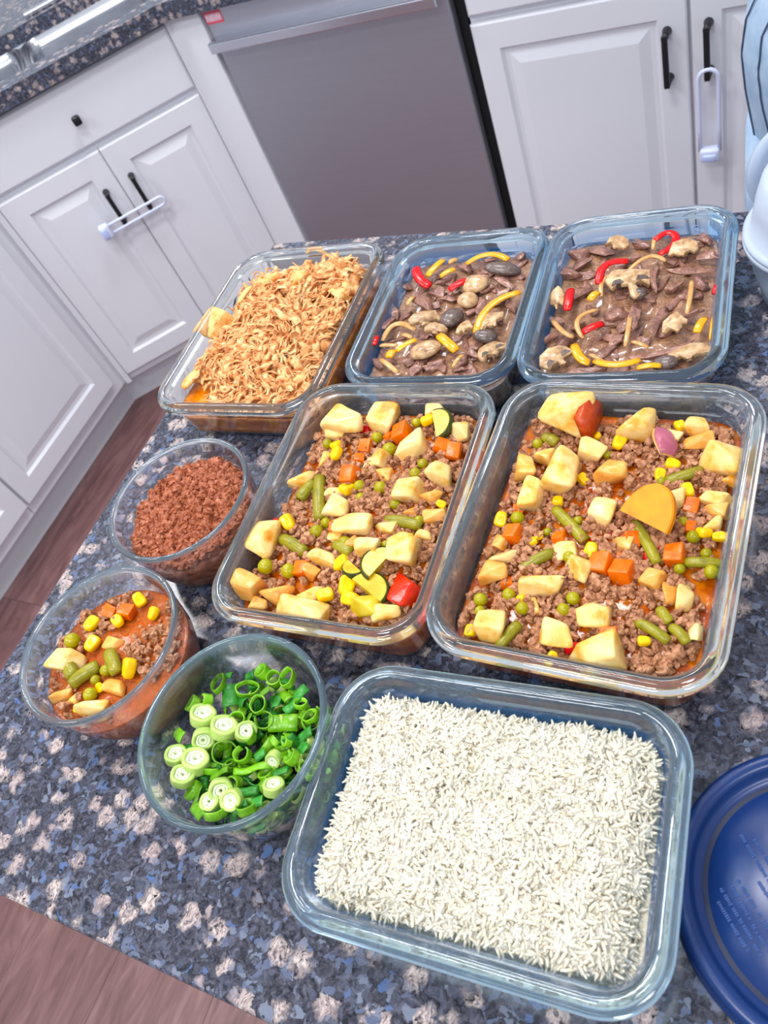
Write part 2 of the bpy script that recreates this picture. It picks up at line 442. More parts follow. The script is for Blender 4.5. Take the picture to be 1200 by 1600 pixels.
# plastic child locks
def link_lock(name, label, M4, x0, x1, z, r, group='plastic cabinet locks'):
    e = empty(name, (0, 0, 0)); e.matrix_world = M4; tag(e, label, 'lock', group)
    top = [(x0, -.052, z+r), (x1-r, -.052, z+r)]; arc = [(x1-r+r*math.sin(t), -.052, z+r*math.cos(t)) for t in np.linspace(0, PI, 8)]
    path = np.array(top[:1]+[((x0*(1-t)+(x1-r)*t), -.052, z+r) for t in (.33, .66)]+arc+[((x1-r)*(1-t)+x0*t, -.052, z-r) for t in (.33, .66, 1)])
    obj('strap', tube_mesh('strap', path, .0042, 8, up=(0, 1, 0)), M['lock'], e)
    obj('clasp', box('clasp', x0-.02, x0+.008, -.064, -.04, z-.019, z+.019, .006, 3, True), M['lock'], e)
    obj('release_button', box('release_button', x0-.017, x0-.002, -.067, -.06, z-.013, z+.013, .003, 2, True), plain('lock_button', srgb(190, 204, 246), .3), e)
    return e
link_lock('cabinet_lock', 'white plastic lock strap looped through both sink cabinet door handles', Matrix.Translation(sc.location) @ Matrix.Rotation(c45, 4, 'Z'), .208, .372, -.383, .011)
link_lock('cabinet_lock', 'long white plastic lock hanging down from a single bar handle', Matrix.Translation((-.2395, YF, -.495)) @ Matrix.Rotation(-PI/2, 4, 'Y'), .0, .165, 0, .018)

# ------------------------------------------------------------------ glass dishes
def dish_mesh(W, L, H, r):
    prof = [(-.053, .0035), (-.038, .0), (-.027, .0), (-.0205, .0012), (-.0170, .005), (-.0152, .010), (-.0085, H-.011),
            (-.0045, H-.0105), (-.001, H-.0092), (0, H-.0065), (-.0003, H-.004), (-.0012, H-.0026), (-.0028, H-.0022), (-.0040, H-.0016), (-.0052, H-.0004),
            (-.0068, H), (-.0092, H-.0004), (-.0112, H-.0022), (-.0122, H-.0055), (-.0140, H-.012), (-.0200, .011), (-.0222, .0068), (-.028, .0048), (-.053, .0052)]
    rings = [lift(rrect(W+2*o, L+2*o, r+o, 10, 5), z) for o, z in prof]
    V, F = loft(rings, True, False, False)
    n = len(rings[0]); m = len(rings)
    F.append(tuple(range(n))[::1]); F.append(tuple((m-1)*n+j for j in range(n)))
    bm = bmesh.new(); vs_ = [bm.verts.new(v) for v in V]
    for f in F: bm.faces.new([vs_[i] for i in f])
    bmesh.ops.recalc_face_normals(bm, faces=bm.faces[:])
    return bm_mesh('glass_dish', bm, True)

def bowl_mesh(R, H, Rb):
    T = .0032
    prof = [(.012, .002), (Rb-.012, .001), (Rb-.006, 0), (Rb-.002, .0012), (Rb, .004), (Rb+.003, .012), (Rb+(R-Rb)*.62, H*.45), (R-.0022, H*.85), (R-.0004, H-.0045), (R, H-.0022), (R-.0009, H-.0004), (R-.0024, H), (R-.0040, H-.0010), (R-.0048, H-.0040),
            (R-.0022-T, H*.85), (Rb+(R-Rb)*.62-T, H*.45), (Rb+.003-T, .013), (Rb-.006, .0062), (Rb-.014, .0045), (.012, .0045)]
    rings = [lift(circle(r, 80), z) for r, z in prof]
    V, F = loft(rings, True, False, False); n = 80; m = len(rings)
    F.append(tuple(range(n))); F.append(tuple((m-1)*n+j for j in range(n)))
    bm = bmesh.new(); vs_ = [bm.verts.new(v) for v in V]
    for f in F: bm.faces.new([vs_[i] for i in f])
    bmesh.ops.recalc_face_normals(bm, faces=bm.faces[:])
    return bm_mesh('glass_bowl', bm, True)

class Dish:
    """a rectangular or round vessel: remembers where its inner wall is"""
    def __init__(s, kind, cx, cy, yaw, W, L, H, mat, label, cat, group):
        s.kind, s.c, s.yaw, s.W, s.L, s.H = kind, np.array([cx, cy]), yaw, W, L, H
        me = dish_mesh(W, L, H, .036) if kind == 'rect' else bowl_mesh(W, H, L)
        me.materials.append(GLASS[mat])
        s.o = obj('glass_dish' if kind == 'rect' else 'glass_bowl', me, None, None, (cx, cy, 0.0003), (0, 0, yaw))
        tag(s.o, label, cat, group)
    def inner(s, z, extra=0.0):
        """outline (local) slightly inside the glass at height z"""
        H = s.H
        if s.kind == 'rect':
            o = -.0140+(-.0200+.0140)*(H-.012-z)/(H-.023) if z > .011 else -.0200-(.011-z)*1.1
            o += .0012+extra
            return lift(rrect(s.W+2*o, s.L+2*o, .036+o, 10, 5), z)
        R, Rb = s.W, s.L
        r = np.interp(z, [.0045, .0062, .013, H*.45, H*.85], [Rb-.014, Rb-.006, Rb-.0002, Rb+(R-Rb)*.62-.0032, R-.0054])+.001+extra
        return lift(circle(r, 80), z)
    def world(s, P):
        c, n = math.cos(s.yaw), math.sin(s.yaw); P = np.asarray(P, float)
        return np.c_[s.c[0]+c*P[:, 0]-n*P[:, 1], s.c[1]+n*P[:, 0]+c*P[:, 1], P[:, 2]]
    def local(s, p):
        d = np.asarray(p[:2])-s.c; c, n = math.cos(s.yaw), math.sin(s.yaw)
        return np.array([c*d[0]+n*d[1], -n*d[0]+c*d[1]])
    def inside(s, x, y, z, margin):
        """local point inside the vessel at height z with a margin"""
        if s.kind == 'rect':
            o = -.0140+(-.0200+.0140)*(s.H-.012-z)/(s.H-.023)-margin
            hw, hl, r = s.W/2+o, s.L/2+o, max(.036+o, .004)
            qx, qy = abs(x)-(hw-r), abs(y)-(hl-r)
            return math.hypot(max(qx, 0), max(qy, 0))+min(max(qx, qy), 0) < r
        R, Rb = s.W, s.L
        return math.hypot(x, y) < np.interp(z, [.0062, .013, s.H*.45, s.H*.85], [Rb-.006, Rb, Rb+(R-Rb)*.62-.0032, R-.0054])-margin

G6, G4 = 'rectangular glass food dishes', 'round glass bowls'
D = {}
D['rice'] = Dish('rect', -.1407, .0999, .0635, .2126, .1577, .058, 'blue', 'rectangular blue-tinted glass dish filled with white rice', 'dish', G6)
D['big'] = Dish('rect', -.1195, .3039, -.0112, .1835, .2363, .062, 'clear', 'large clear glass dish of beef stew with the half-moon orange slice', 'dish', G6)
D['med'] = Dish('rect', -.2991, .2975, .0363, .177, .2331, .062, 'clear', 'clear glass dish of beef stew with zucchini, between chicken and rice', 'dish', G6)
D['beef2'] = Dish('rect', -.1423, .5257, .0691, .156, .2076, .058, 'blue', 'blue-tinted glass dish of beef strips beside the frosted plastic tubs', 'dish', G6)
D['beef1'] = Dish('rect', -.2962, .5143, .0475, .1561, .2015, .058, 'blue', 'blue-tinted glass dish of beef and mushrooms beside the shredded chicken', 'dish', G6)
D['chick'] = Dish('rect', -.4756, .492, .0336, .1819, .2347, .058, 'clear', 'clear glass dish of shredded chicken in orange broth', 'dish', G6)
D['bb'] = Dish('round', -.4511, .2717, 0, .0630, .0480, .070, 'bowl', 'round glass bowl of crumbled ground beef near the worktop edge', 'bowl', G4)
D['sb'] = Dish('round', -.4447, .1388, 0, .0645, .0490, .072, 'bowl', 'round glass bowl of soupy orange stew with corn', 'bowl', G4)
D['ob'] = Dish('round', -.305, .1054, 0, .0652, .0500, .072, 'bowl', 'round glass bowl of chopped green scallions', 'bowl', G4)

def fill(name, d, level, mat, label, cat, hfun=None, nz=6, nr=26, z0=.006, extra=0.0):
    """food body that fills a vessel up to level; top surface shaped by hfun(x, y, s) in vessel space"""
    rings = [d.inner(z0, -.004+extra)]
    for i in range(1, nz+1): rings.append(d.inner(z0+(level-z0)*i/nz, extra))
    base = rings[-1]
    for i in range(1, nr):
        s_ = 1-i/nr; P = base.copy(); P[:, :2] *= s_
        if hfun: P[:, 2] = [level+hfun(p[0], p[1], s_) for p in P]
        rings.append(P)
    V, F = loft(rings, True, True, True)
    o = obj(name, mesh(name, V, F), mat, None, (d.c[0], d.c[1], 0), (0, 0, d.yaw))
    tag(o, label, cat, None, 'stuff'); return o

def nz(x, y, s, seed=0.0): return noise.noise(Vector((x*s+seed, y*s-seed*2, seed)))

# ---- small shapes shared between pieces
def shape_chunk(seed, jit=.36, bev=.13, rough=.05):
    r = random.Random(seed); bm = bmesh.new()
    pts = [Vector((sx*(.5-r.random()*jit), sy_*(.5-r.random()*jit), sz*(.5-r.random()*jit*.7))) for sx in (-1, 1) for sy_ in (-1, 1) for sz in (-1, 1)]
    if jit > .2:
        if r.random() < .6: pts.append(Vector((r.uniform(-.25, .25), r.uniform(-.25, .25), .55)))
        if r.random() < .5: pts.append(Vector((r.choice((-.52, .52)), r.uniform(-.25, .25), r.uniform(-.1, .3))))
        if r.random() < .4: pts.pop(r.randrange(8))
    vs_ = [bm.verts.new(p) for p in pts]
    bmesh.ops.convex_hull(bm, input=vs_)
    for v_ in [v_ for v_ in bm.verts if not v_.link_faces]: bm.verts.remove(v_)
    bmesh.ops.dissolve_limit(bm, angle_limit=.2, verts=bm.verts[:], edges=bm.edges[:])
    bmesh.ops.bevel(bm, geom=bm.edges[:], offset=bev*.6, segments=2, affect='EDGES', profile=.55, clamp_overlap=True)
    bmesh.ops.triangulate(bm, faces=bm.faces[:])
    bmesh.ops.subdivide_edges(bm, edges=[e for e in bm.edges if e.calc_length() > .22], cuts=1)
    bmesh.ops.triangulate(bm, faces=bm.faces[:])
    for v_ in bm.verts:
        q = v_.co*2.2+Vector((seed*1.3, 0, seed)); v_.co *= 1+rough*noise.noise(q)*1.6+rough*.5*noise.noise(q*3)
    return bm_mesh('chunk', bm, True)

def shape_pea(seed):
    bm = bmesh.new(); bmesh.ops.create_icosphere(bm, subdivisions=3, radius=.5)
    for v in bm.verts:
        n_ = noise.noise(v.co*3+Vector((seed, 0, 0)))*.05+noise.noise(v.co*9+Vector((seed, 3, 0)))*.02
        v.co *= 1+n_-.22*max(0, v.co.z*2-.86)
    return bm_mesh('pea', bm, True)

def shape_corn(seed):
    bm = bmesh.new(); bmesh.ops.create_icosphere(bm, subdivisions=3, radius=.5)
    for v in bm.verts:
        p = v.co*2; q = [math.copysign(abs(c)**.62, c) for c in p]
        tp = 1-.24*(1-q[0])*.5
        v.co = Vector((q[0]*.5, q[1]*.43*tp, q[2]*.36*tp))
        v.co.z -= .10*max(0, 1-(v.co.y*3.2)**2-(v.co.x*2.6-.2)**2)*(1 if v.co.z > 0 else 0)
    return bm_mesh('corn', bm, True)

CHUNK = [shape_chunk(i) for i in range(14)]
CUBE = [shape_chunk(100+i, .14, .11, .03) for i in range(5)]
PEA = [shape_pea(i*1.7) for i in range(3)]
CORN = [shape_corn(i) for i in range(2)]
def sized(me, mat, sc_):
    c = me.copy(); c.materials.clear(); c.materials.append(mat); c.transform(Matrix.Diagonal((sc_[0], sc_[1], sc_[2], 1))); return c

# ---- food materials
M['potato'] = food('boiled_potato', [(.28, (236, 210, 156)), (.48, (232, 198, 134)), (.6, (226, 176, 98)), (.75, (210, 134, 58))], 75, .28, .25, .08, sss=.1, sat=1.08, bscale=350, bdist=.0006)
M['potato_orange'] = food('sauce_stained_potato', [(.3, (230, 180, 100)), (.55, (222, 150, 60)), (.75, (204, 116, 40))], 80, .28, .25, .06, sss=.1, sat=1.0, bscale=350, bdist=.0006)
M['potato_skin'] = food('red_potato_skin', [(.3, (160, 62, 48)), (.7, (190, 98, 72))], 160, .35, .15)
M['squash'] = food('orange_squash', [(.35, (236, 150, 18)), (.6, (226, 134, 14)), (.75, (200, 96, 20))], 70, .5, .15)
M['carrot'] = food('cooked_carrot', [(.3, (232, 118, 34)), (.7, (214, 92, 24))], 160, .26, .2, .08, sss=.08)
M['corn'] = food('corn_kernel', [(.3, (248, 206, 34)), (.7, (236, 180, 10))], 180, .2, .08, .05, sss=.08)
M['pea'] = food('green_pea', [(.3, (164, 154, 40)), (.55, (146, 138, 28)), (.8, (176, 164, 62))], 260, .24, .12, .14, sss=.06)
M['bean'] = food('green_bean', [(.3, (124, 118, 46)), (.55, (146, 138, 56)), (.8, (100, 98, 36))], 130, .28, .2, .12)
M['red'] = food('red_pepper', [(.3, (214, 40, 36)), (.7, (186, 22, 28))], 120, .22, .1, .08)
M['tomato'] = food('tomato_piece', [(.3, (222, 70, 48)), (.7, (200, 40, 30))], 120, .24, .15)
M['onion_flesh'] = food('cooked_onion', [(.3, (226, 190, 150)), (.7, (206, 150, 100))], 70, .25, .1, .06)
M['onion_skin'] = food('purple_onion_skin', [(.3, (186, 118, 128)), (.7, (160, 92, 108))], 90, .28, .1)
M['zuc_flesh'] = food('zucchini_flesh', [(.3, (214, 190, 92)), (.7, (188, 156, 62))], 90, .25, .12, .06)
M['zuc_skin'] = food('zucchini_skin', [(.3, (46, 54, 24)), (.6, (62, 72, 34)), (.8, (34, 42, 20))], 160, .3, .1)
M['beef_crumb'] = food('browned_ground_beef', [(.28, (122, 78, 58)), (.5, (170, 124, 96)), (.72, (206, 160, 128))], 230, .4, .5, 0, bscale=1100, bdist=.0008)
M['beef_crumb_red'] = food('seasoned_ground_beef', [(.28, (112, 62, 46)), (.5, (156, 94, 72)), (.72, (186, 128, 102))], 210, .42, .5, 0, sat=1.12, bscale=1000, bdist=.0008)
M['stew_sauce'] = food('red_orange_stew_sauce', [(.25, (140, 52, 14)), (.48, (182, 84, 22)), (.62, (204, 114, 34)), (.8, (154, 84, 48))], 90, .16, .4, 0, coat=.4, bscale=260)
M['soup_sauce'] = food('soupy_beef_sauce', [(.25, (160, 62, 18)), (.42, (196, 92, 28)), (.56, (160, 86, 46)), (.7, (208, 120, 52))], 330, .2, .9, 0, coat=.3, bscale=620, bdist=.0022)
M['gravy'] = food('brown_gravy', [(.25, (112, 74, 54)), (.5, (154, 110, 82)), (.72, (180, 136, 100))], 120, .14, .9, 0, coat=.7, sat=1.0, bscale=330, bdist=.003)
M['broth'] = food('orange_chicken_broth', [(.3, (170, 82, 14)), (.5, (202, 114, 28)), (.7, (222, 148, 62))], 90, .14, .3, 0, coat=.5, bscale=200)
M['chicken'] = food('shredded_chicken', [(.28, (176, 98, 46)), (.45, (214, 146, 88)), (.58, (228, 176, 120)), (.75, (240, 208, 164))], 130, .36, .35, .0, sss=.06, sat=1.02, bscale=700, bdist=.0006)
M['chicken_pale'] = food('pale_chicken_piece', [(.3, (236, 196, 142)), (.5, (238, 190, 130)), (.72, (212, 136, 74))], 110, .34, .5, .05, sss=.06, bscale=420, bdist=.0012)
M['beef_strip'] = food('cooked_beef_strip', [(.25, (98, 66, 58)), (.5, (136, 98, 86)), (.75, (168, 126, 108))], 170, .24, .7, .10, coat=.35, bscale=520, bdist=.0015)
M['mush'] = food('mushroom_flesh', [(.3, (214, 180, 134)), (.52, (190, 146, 98)), (.72, (134, 96, 66))], 150, .22, .3, .12, coat=.3, sat=.95)
M['mush_dark'] = food('mushroom_gills', [(.3, (70, 56, 52)), (.7, (106, 88, 80))], 260, .22, .4, .05, coat=.4)
M['yellow'] = food('yellow_pepper', [(.3, (236, 168, 24)), (.7, (218, 144, 18))], 100, .2, .1, .05, coat=.3)
M['onion_str'] = food('braised_onion_strip', [(.3, (206, 164, 116)), (.7, (182, 134, 86))], 120, .2, .1, .06, coat=.3)
M['rice'] = food('cooked_white_rice', [(.3, (219, 207, 184)), (.7, (228, 217, 197))], 60, .5, 0, 0, sss=.4, sat=1.0)
M['rice_bed'] = food('rice_bed', [(.3, (214, 202, 176)), (.6, (226, 216, 196)), (.75, (200, 184, 156))], 420, .5, .9, 0, bscale=420, bdist=.003, sat=1.0)
M['sc_green'] = food('scallion_green', [(.3, (86, 140, 38)), (.55, (114, 168, 54)), (.8, (154, 194, 88))], 160, .28, .15, .3, sss=.06, sat=1.08)
M['sc_dark'] = food('scallion_leaf', [(.3, (44, 104, 44)), (.6, (66, 134, 60)), (.8, (92, 158, 82))], 180, .32, .3, .25)
M['sc_light'] = food('scallion_pale_green', [(.3, (184, 208, 104)), (.7, (160, 194, 78))], 90, .28, .08, .08, sss=.15, sat=.92)
M['sc_white'] = food('scallion_white', [(.3, (232, 238, 212)), (.7, (206, 224, 166))], 160, .28, .15, .04, sss=.15, sat=.95)

# ------------------------------------------------------------------ labels for pieces in a pile
ORD = 'first second third fourth fifth sixth seventh eighth ninth tenth eleventh twelfth thirteenth fourteenth fifteenth sixteenth seventeenth eighteenth nineteenth twentieth'.split()
ORD += ['twenty-'+o_ for o_ in ORD[:9]]+['thirtieth']+['thirty-'+o_ for o_ in ORD[:9]]+['fortieth']+['forty-'+o_ for o_ in ORD[:9]]+['fiftieth']+['fifty-'+o_ for o_ in ORD[:9]]+['sixtieth']+['sixty-'+o_ for o_ in ORD[:9]]+['seventieth']+['seventy-'+o_ for o_ in ORD[:9]]+['eightieth']+['eighty-'+o_ for o_ in ORD[:9]]+['ninetieth']+['ninety-'+o_ for o_ in ORD[:9]]
class Pile:
    """collects the pieces of one vessel so that each gets a label of its own"""
    def __init__(s, where): s.where = where; s.items = []
    def add(s, o, phrase, cat, pos, special=None): s.items.append((o, phrase, cat, np.asarray(pos[:2]), special))
    def finish(s):
        kinds = {}
        for it in s.items: kinds.setdefault(it[1], []).append(it)
        for ph, its in kinds.items():
            its.sort(key=lambda i: -i[3][1]+.35*0)
            grp = ph+' pieces in '+s.where
            rank = 0
            for it in its:
                o, _, cat, pos, special = it
                rank += 1
                if special: tag(o, special, cat, grp); continue
                oth = [j for j in s.items if j[1] != ph]
                nb = min(oth, key=lambda j: np.hypot(*(j[3]-pos)))[1] if oth else None
                if len(its) == 1: lab = '%s in %s%s' % (ph, s.where, ' beside the '+nb if nb else '')
                else: lab = '%s %s from far rim of %s%s' % (ph+',', ORD[min(rank-1, len(ORD)-1)], s.where, ', by '+nb if nb else '')
                ws = lab.split()
                if len(ws) > 16: lab = '%s %s from far rim of %s' % (ph+',', ORD[min(rank-1, len(ORD)-1)], s.where)
                tag(o, lab, cat, grp)

class Crop:
    """reads positions off an enlarged crop of the photograph"""
    def __init__(s, x0, y0, k): s.x0, s.y0, s.k = x0, y0, k
    def p(s, u, v, z): return at(s.x0+u/s.k, s.y0+v/s.k, z)
    def m(s, u, v, z):
        a = s.p(u, v, z); return np.linalg.norm(s.p(u+1, v, z)-a), np.linalg.norm(s.p(u, v-1, z)-a), s.p(u+1, v, z)-a

def place_chunk(pile, crop, u, v, wd, ht, z, name, mat, phrase, cat, shapes=CHUNK, hz=.8, tilt=.3, special=None, yaw=None, lift_=.25):
    mx, my, dx = crop.m(u, v, z)
    sx, sy_ = wd*mx, ht*my*.86
    sz = min(sx, sy_)*hz
    p = crop.p(u, v, z+sz*lift_)
    a = math.atan2(dx[1], dx[0])+(random.uniform(-.35, .35) if yaw is None else yaw)
    o = obj(name, sized(random.choice(shapes), mat, (sx*1.15, sy_*1.15, sz*1.15)), None, None, tuple(p), (random.uniform(-tilt, tilt), random.uniform(-tilt, tilt), a))
    pile.add(o, phrase, cat, p, special); return o

def place_ball(pile, crop, u, v, size, z, name, mat, phrase, cat, shapes, special=None):
    mx, my, dx = crop.m(u, v, z); d = size*mx
    p = crop.p(u, v, z+d*.3)
    o = obj(name, sized(random.choice(shapes), mat, (d, d, d)), None, None, tuple(p), (random.uniform(-.6, .6), random.uniform(-.6, .6), random.uniform(0, 6.28)))
    pile.add(o, phrase, cat, p, special); return o

def place_tube(pile, crop, pts, width, z, name, mat, phrase, cat, flat=1.0, rise=.003, n=10, taper=.75, special=None, wob=0.0):
    """elongated piece along crop points (two ends, or end-middle-end)"""
    mx = crop.m(*pts[0], z)[0]; r = width*mx/2
    P = [crop.p(*q, z+r*.4) for q in pts]
    if len(P) == 2:
        mid = (P[0]+P[1])/2+np.array([random.uniform(-1, 1)*.0012, random.uniform(-1, 1)*.0012, rise])
        path = bezier(P[0], mid, P[1], 9)
    elif len(P) > 3:
        Q = np.array(P); tq = np.arange(len(Q)); ts_ = np.linspace(0, len(Q)-1, 17)
        for _ in range(1): Q2 = np.stack([np.interp(ts_, tq, Q[:, i_]) for i_ in range(3)], 1)
        for _ in range(4): Q2[1:-1] = (Q2[:-2]+Q2[1:-1]*2+Q2[2:])/4
        path = Q2
    else:
        P[1] = 2*P[1]-(P[0]+P[2])/2 + np.array([0, 0, rise]); path = bezier(P[0], P[1], P[2], 13)
    c = path.mean(0); m_ = len(path)
    t = np.linspace(-1, 1, m_); rad = r*(taper+(1-taper)*np.sqrt(np.maximum(0, 1-t**4)))
    if wob: rad = rad*(1+wob*np.array([noise.noise(Vector((i*.9, r*900, path[0][0]*90))) for i in range(m_)]))
    V, F = tube(path-c, rad, n, True, flat)
    o = obj(name, mesh(name, V, F), mat, None, tuple(c)); pile.add(o, phrase, cat, c, special)
    return o, path, r

# ------------------------------------------------------------------ ground-meat crumbs as one mass
def nugget(seed, sub=2):
    bm = bmesh.new(); bmesh.ops.create_icosphere(bm, subdivisions=sub, radius=.5)
    for v in bm.verts:
        s_ = Vector((seed*3.1, seed*1.7, 0))
        v.co *= 1+.6*noise.noise(v.co*2.6+s_)+.55*noise.noise(v.co*6.5+s_)
    bm.verts.ensure_lookup_table()
    V = np.array([v.co for v in bm.verts]); F = np.array([[v.index for v in f.verts] for f in bm.faces]); bm.free(); return V, F
NUG = [nugget(i) for i in range(14)]

def rand_rot(n):
    q = rng.normal(size=(n, 4)); q /= np.linalg.norm(q, axis=1)[:, None]
    a, b, c, d = q.T
    return np.stack([np.stack([1-2*(c*c+d*d), 2*(b*c-a*d), 2*(b*d+a*c)], -1), np.stack([2*(b*c+a*d), 1-2*(b*b+d*d), 2*(c*d-a*b)], -1), np.stack([2*(b*d-a*c), 2*(c*d+a*b), 1-2*(b*b+c*c)], -1)], -2)

def mass(name, P, S, variants, mat, label, cat, loc, rz, R=None, parent=None, smooth=True):
    """one mesh of many small bits: P positions (n,3), S sizes (n,) or (n,3)"""
    n = len(P); R = rand_rot(n) if R is None else R; S = np.asarray(S)
    if S.ndim == 1: S = np.repeat(S[:, None], 3, 1)
    pick = rng.integers(0, len(variants), n); Vs, Fs, k = [], [], 0
    for vi, (V, F) in enumerate(variants):
        idx = np.nonzero(pick == vi)[0]
        if len(idx) == 0: continue
        W = np.einsum('nij,nvj->nvi', R[idx], V[None]*S[idx][:, None, :])+P[idx][:, None, :]
        Vs.append(W.reshape(-1, 3)); nv = len(V)
        Fs.append((F[None]+(np.arange(len(idx))*nv+k)[:, None, None]).reshape(-1, F.shape[1])); k += nv*len(idx)
    V = np.concatenate(Vs); F = np.concatenate(Fs)
    me = bpy.data.meshes.new(name); nf, w_ = F.shape
    me.vertices.add(len(V)); me.vertices.foreach_set('co', V.ravel())
    me.loops.add(nf*w_); me.loops.foreach_set('vertex_index', F.ravel().astype(np.int32))
    me.polygons.add(nf); me.polygons.foreach_set('loop_start', (np.arange(nf)*w_).astype(np.int32))
    me.polygons.foreach_set('use_smooth', np.full(nf, smooth)); me.update(calc_edges=True)
    o = obj(name, me, mat, parent, loc, (0, 0, rz))
    if label: tag(o, label, cat, None, 'stuff')
    return o

def scatter(d, n, zfun, margin, clump=0.0, seed=0.0, thr=0.0):
    out = []
    while len(out) < n:
        x, y = random.uniform(-.13, .13), random.uniform(-.13, .13)
        z = zfun(x, y)
        if not d.inside(x, y, z, margin): continue
        if clump and noise.noise(Vector((x*clump+seed, y*clump, seed)))+random.uniform(-.25, .25) < thr: continue
        out.append((x, y, z))
    return np.array(out)

# ------------------------------------------------------------------ stew dishes
def stew(key, level, where, crop, L, ncrumb, seed):
    d = D[key]; pile = Pile(where)
    hf = lambda x, y, s_=0: (.007 if d.kind == 'rect' else .003)*(1-min(1, max(abs(x)/(d.W*.42), abs(y)/(d.L*.42))) ** 3 if d.kind == 'rect' else .6)+.0022*nz(x, y, 55, seed)
    fill('stew_sauce', d, level, M['stew_sauce'] if d.kind == 'rect' else M['soup_sauce'], 'red-orange sauce pooled in the '+where, 'sauce', lambda x, y, s_: hf(x, y)*(1-s_**6)-.001)
    z = level+.004+L.get('dz', 0)
    for it in L.get('potato', []):
        u, v, wd, ht = it[:4]; opt = it[4] if len(it) > 4 else {}
        place_chunk(pile, crop, u, v, wd, ht, z, 'potato_chunk', M[opt.get('m', 'potato')], opt.get('ph', 'pale potato chunk'), 'potato', hz=opt.get('hz', .8), tilt=.28, special=opt.get('l'), lift_=opt.get('up', .42))
    for u, v, wd in L.get('carrot', []):
        place_chunk(pile, crop, u, v, wd*.93, wd*.93, z+.002, 'carrot_cube', M['carrot'], 'orange carrot cube', 'carrot', CUBE, .85, .4, lift_=.35)
    for u, v, wd, ht, m_ in L.get('red', []):
        place_chunk(pile, crop, u, v, wd, ht, z+.001, 'red_pepper_piece', M[m_], 'red pepper piece' if m_ == 'red' else 'soft red tomato piece', 'pepper' if m_ == 'red' else 'tomato', CHUNK, .6, .4, lift_=.3)
    for u, v, *s_ in L.get('corn', []):
        place_ball(pile, crop, u, v, s_[0] if s_ else L['cs'], z+.003, 'corn_kernel', M['corn'], 'yellow corn kernel', 'corn', CORN)
    for u, v, *s_ in L.get('pea', []):
        place_ball(pile, crop, u, v, .9*(s_[0] if s_ else L['ps']), z+.0035, 'green_pea', M['pea'], 'green pea', 'pea', PEA)
    for a, b_ in L.get('bean', []):
        place_tube(pile, crop, [a, b_], L['bw'], z+.003, 'green_bean_piece', M['bean'], 'cut green bean', 'bean', .9, .003, 10, .9)
    # browned crumbs over the top and down the sides
    zf = lambda x, y: level+hf(x, y)+random.uniform(-.0025, .0045)
    P = scatter(d, ncrumb, zf, .004, 26, seed, L.get('thr', -.52))
    mass('ground_beef', P, rng.uniform(.0026, .0068, len(P))[:, None]*rng.uniform(.7, 1.35, (len(P), 3)), NUG, M['beef_crumb'], 'browned ground beef crumbs scattered through the '+where, 'ground beef', (d.c[0], d.c[1], 0), d.yaw, smooth=False)
    return d, pile, z

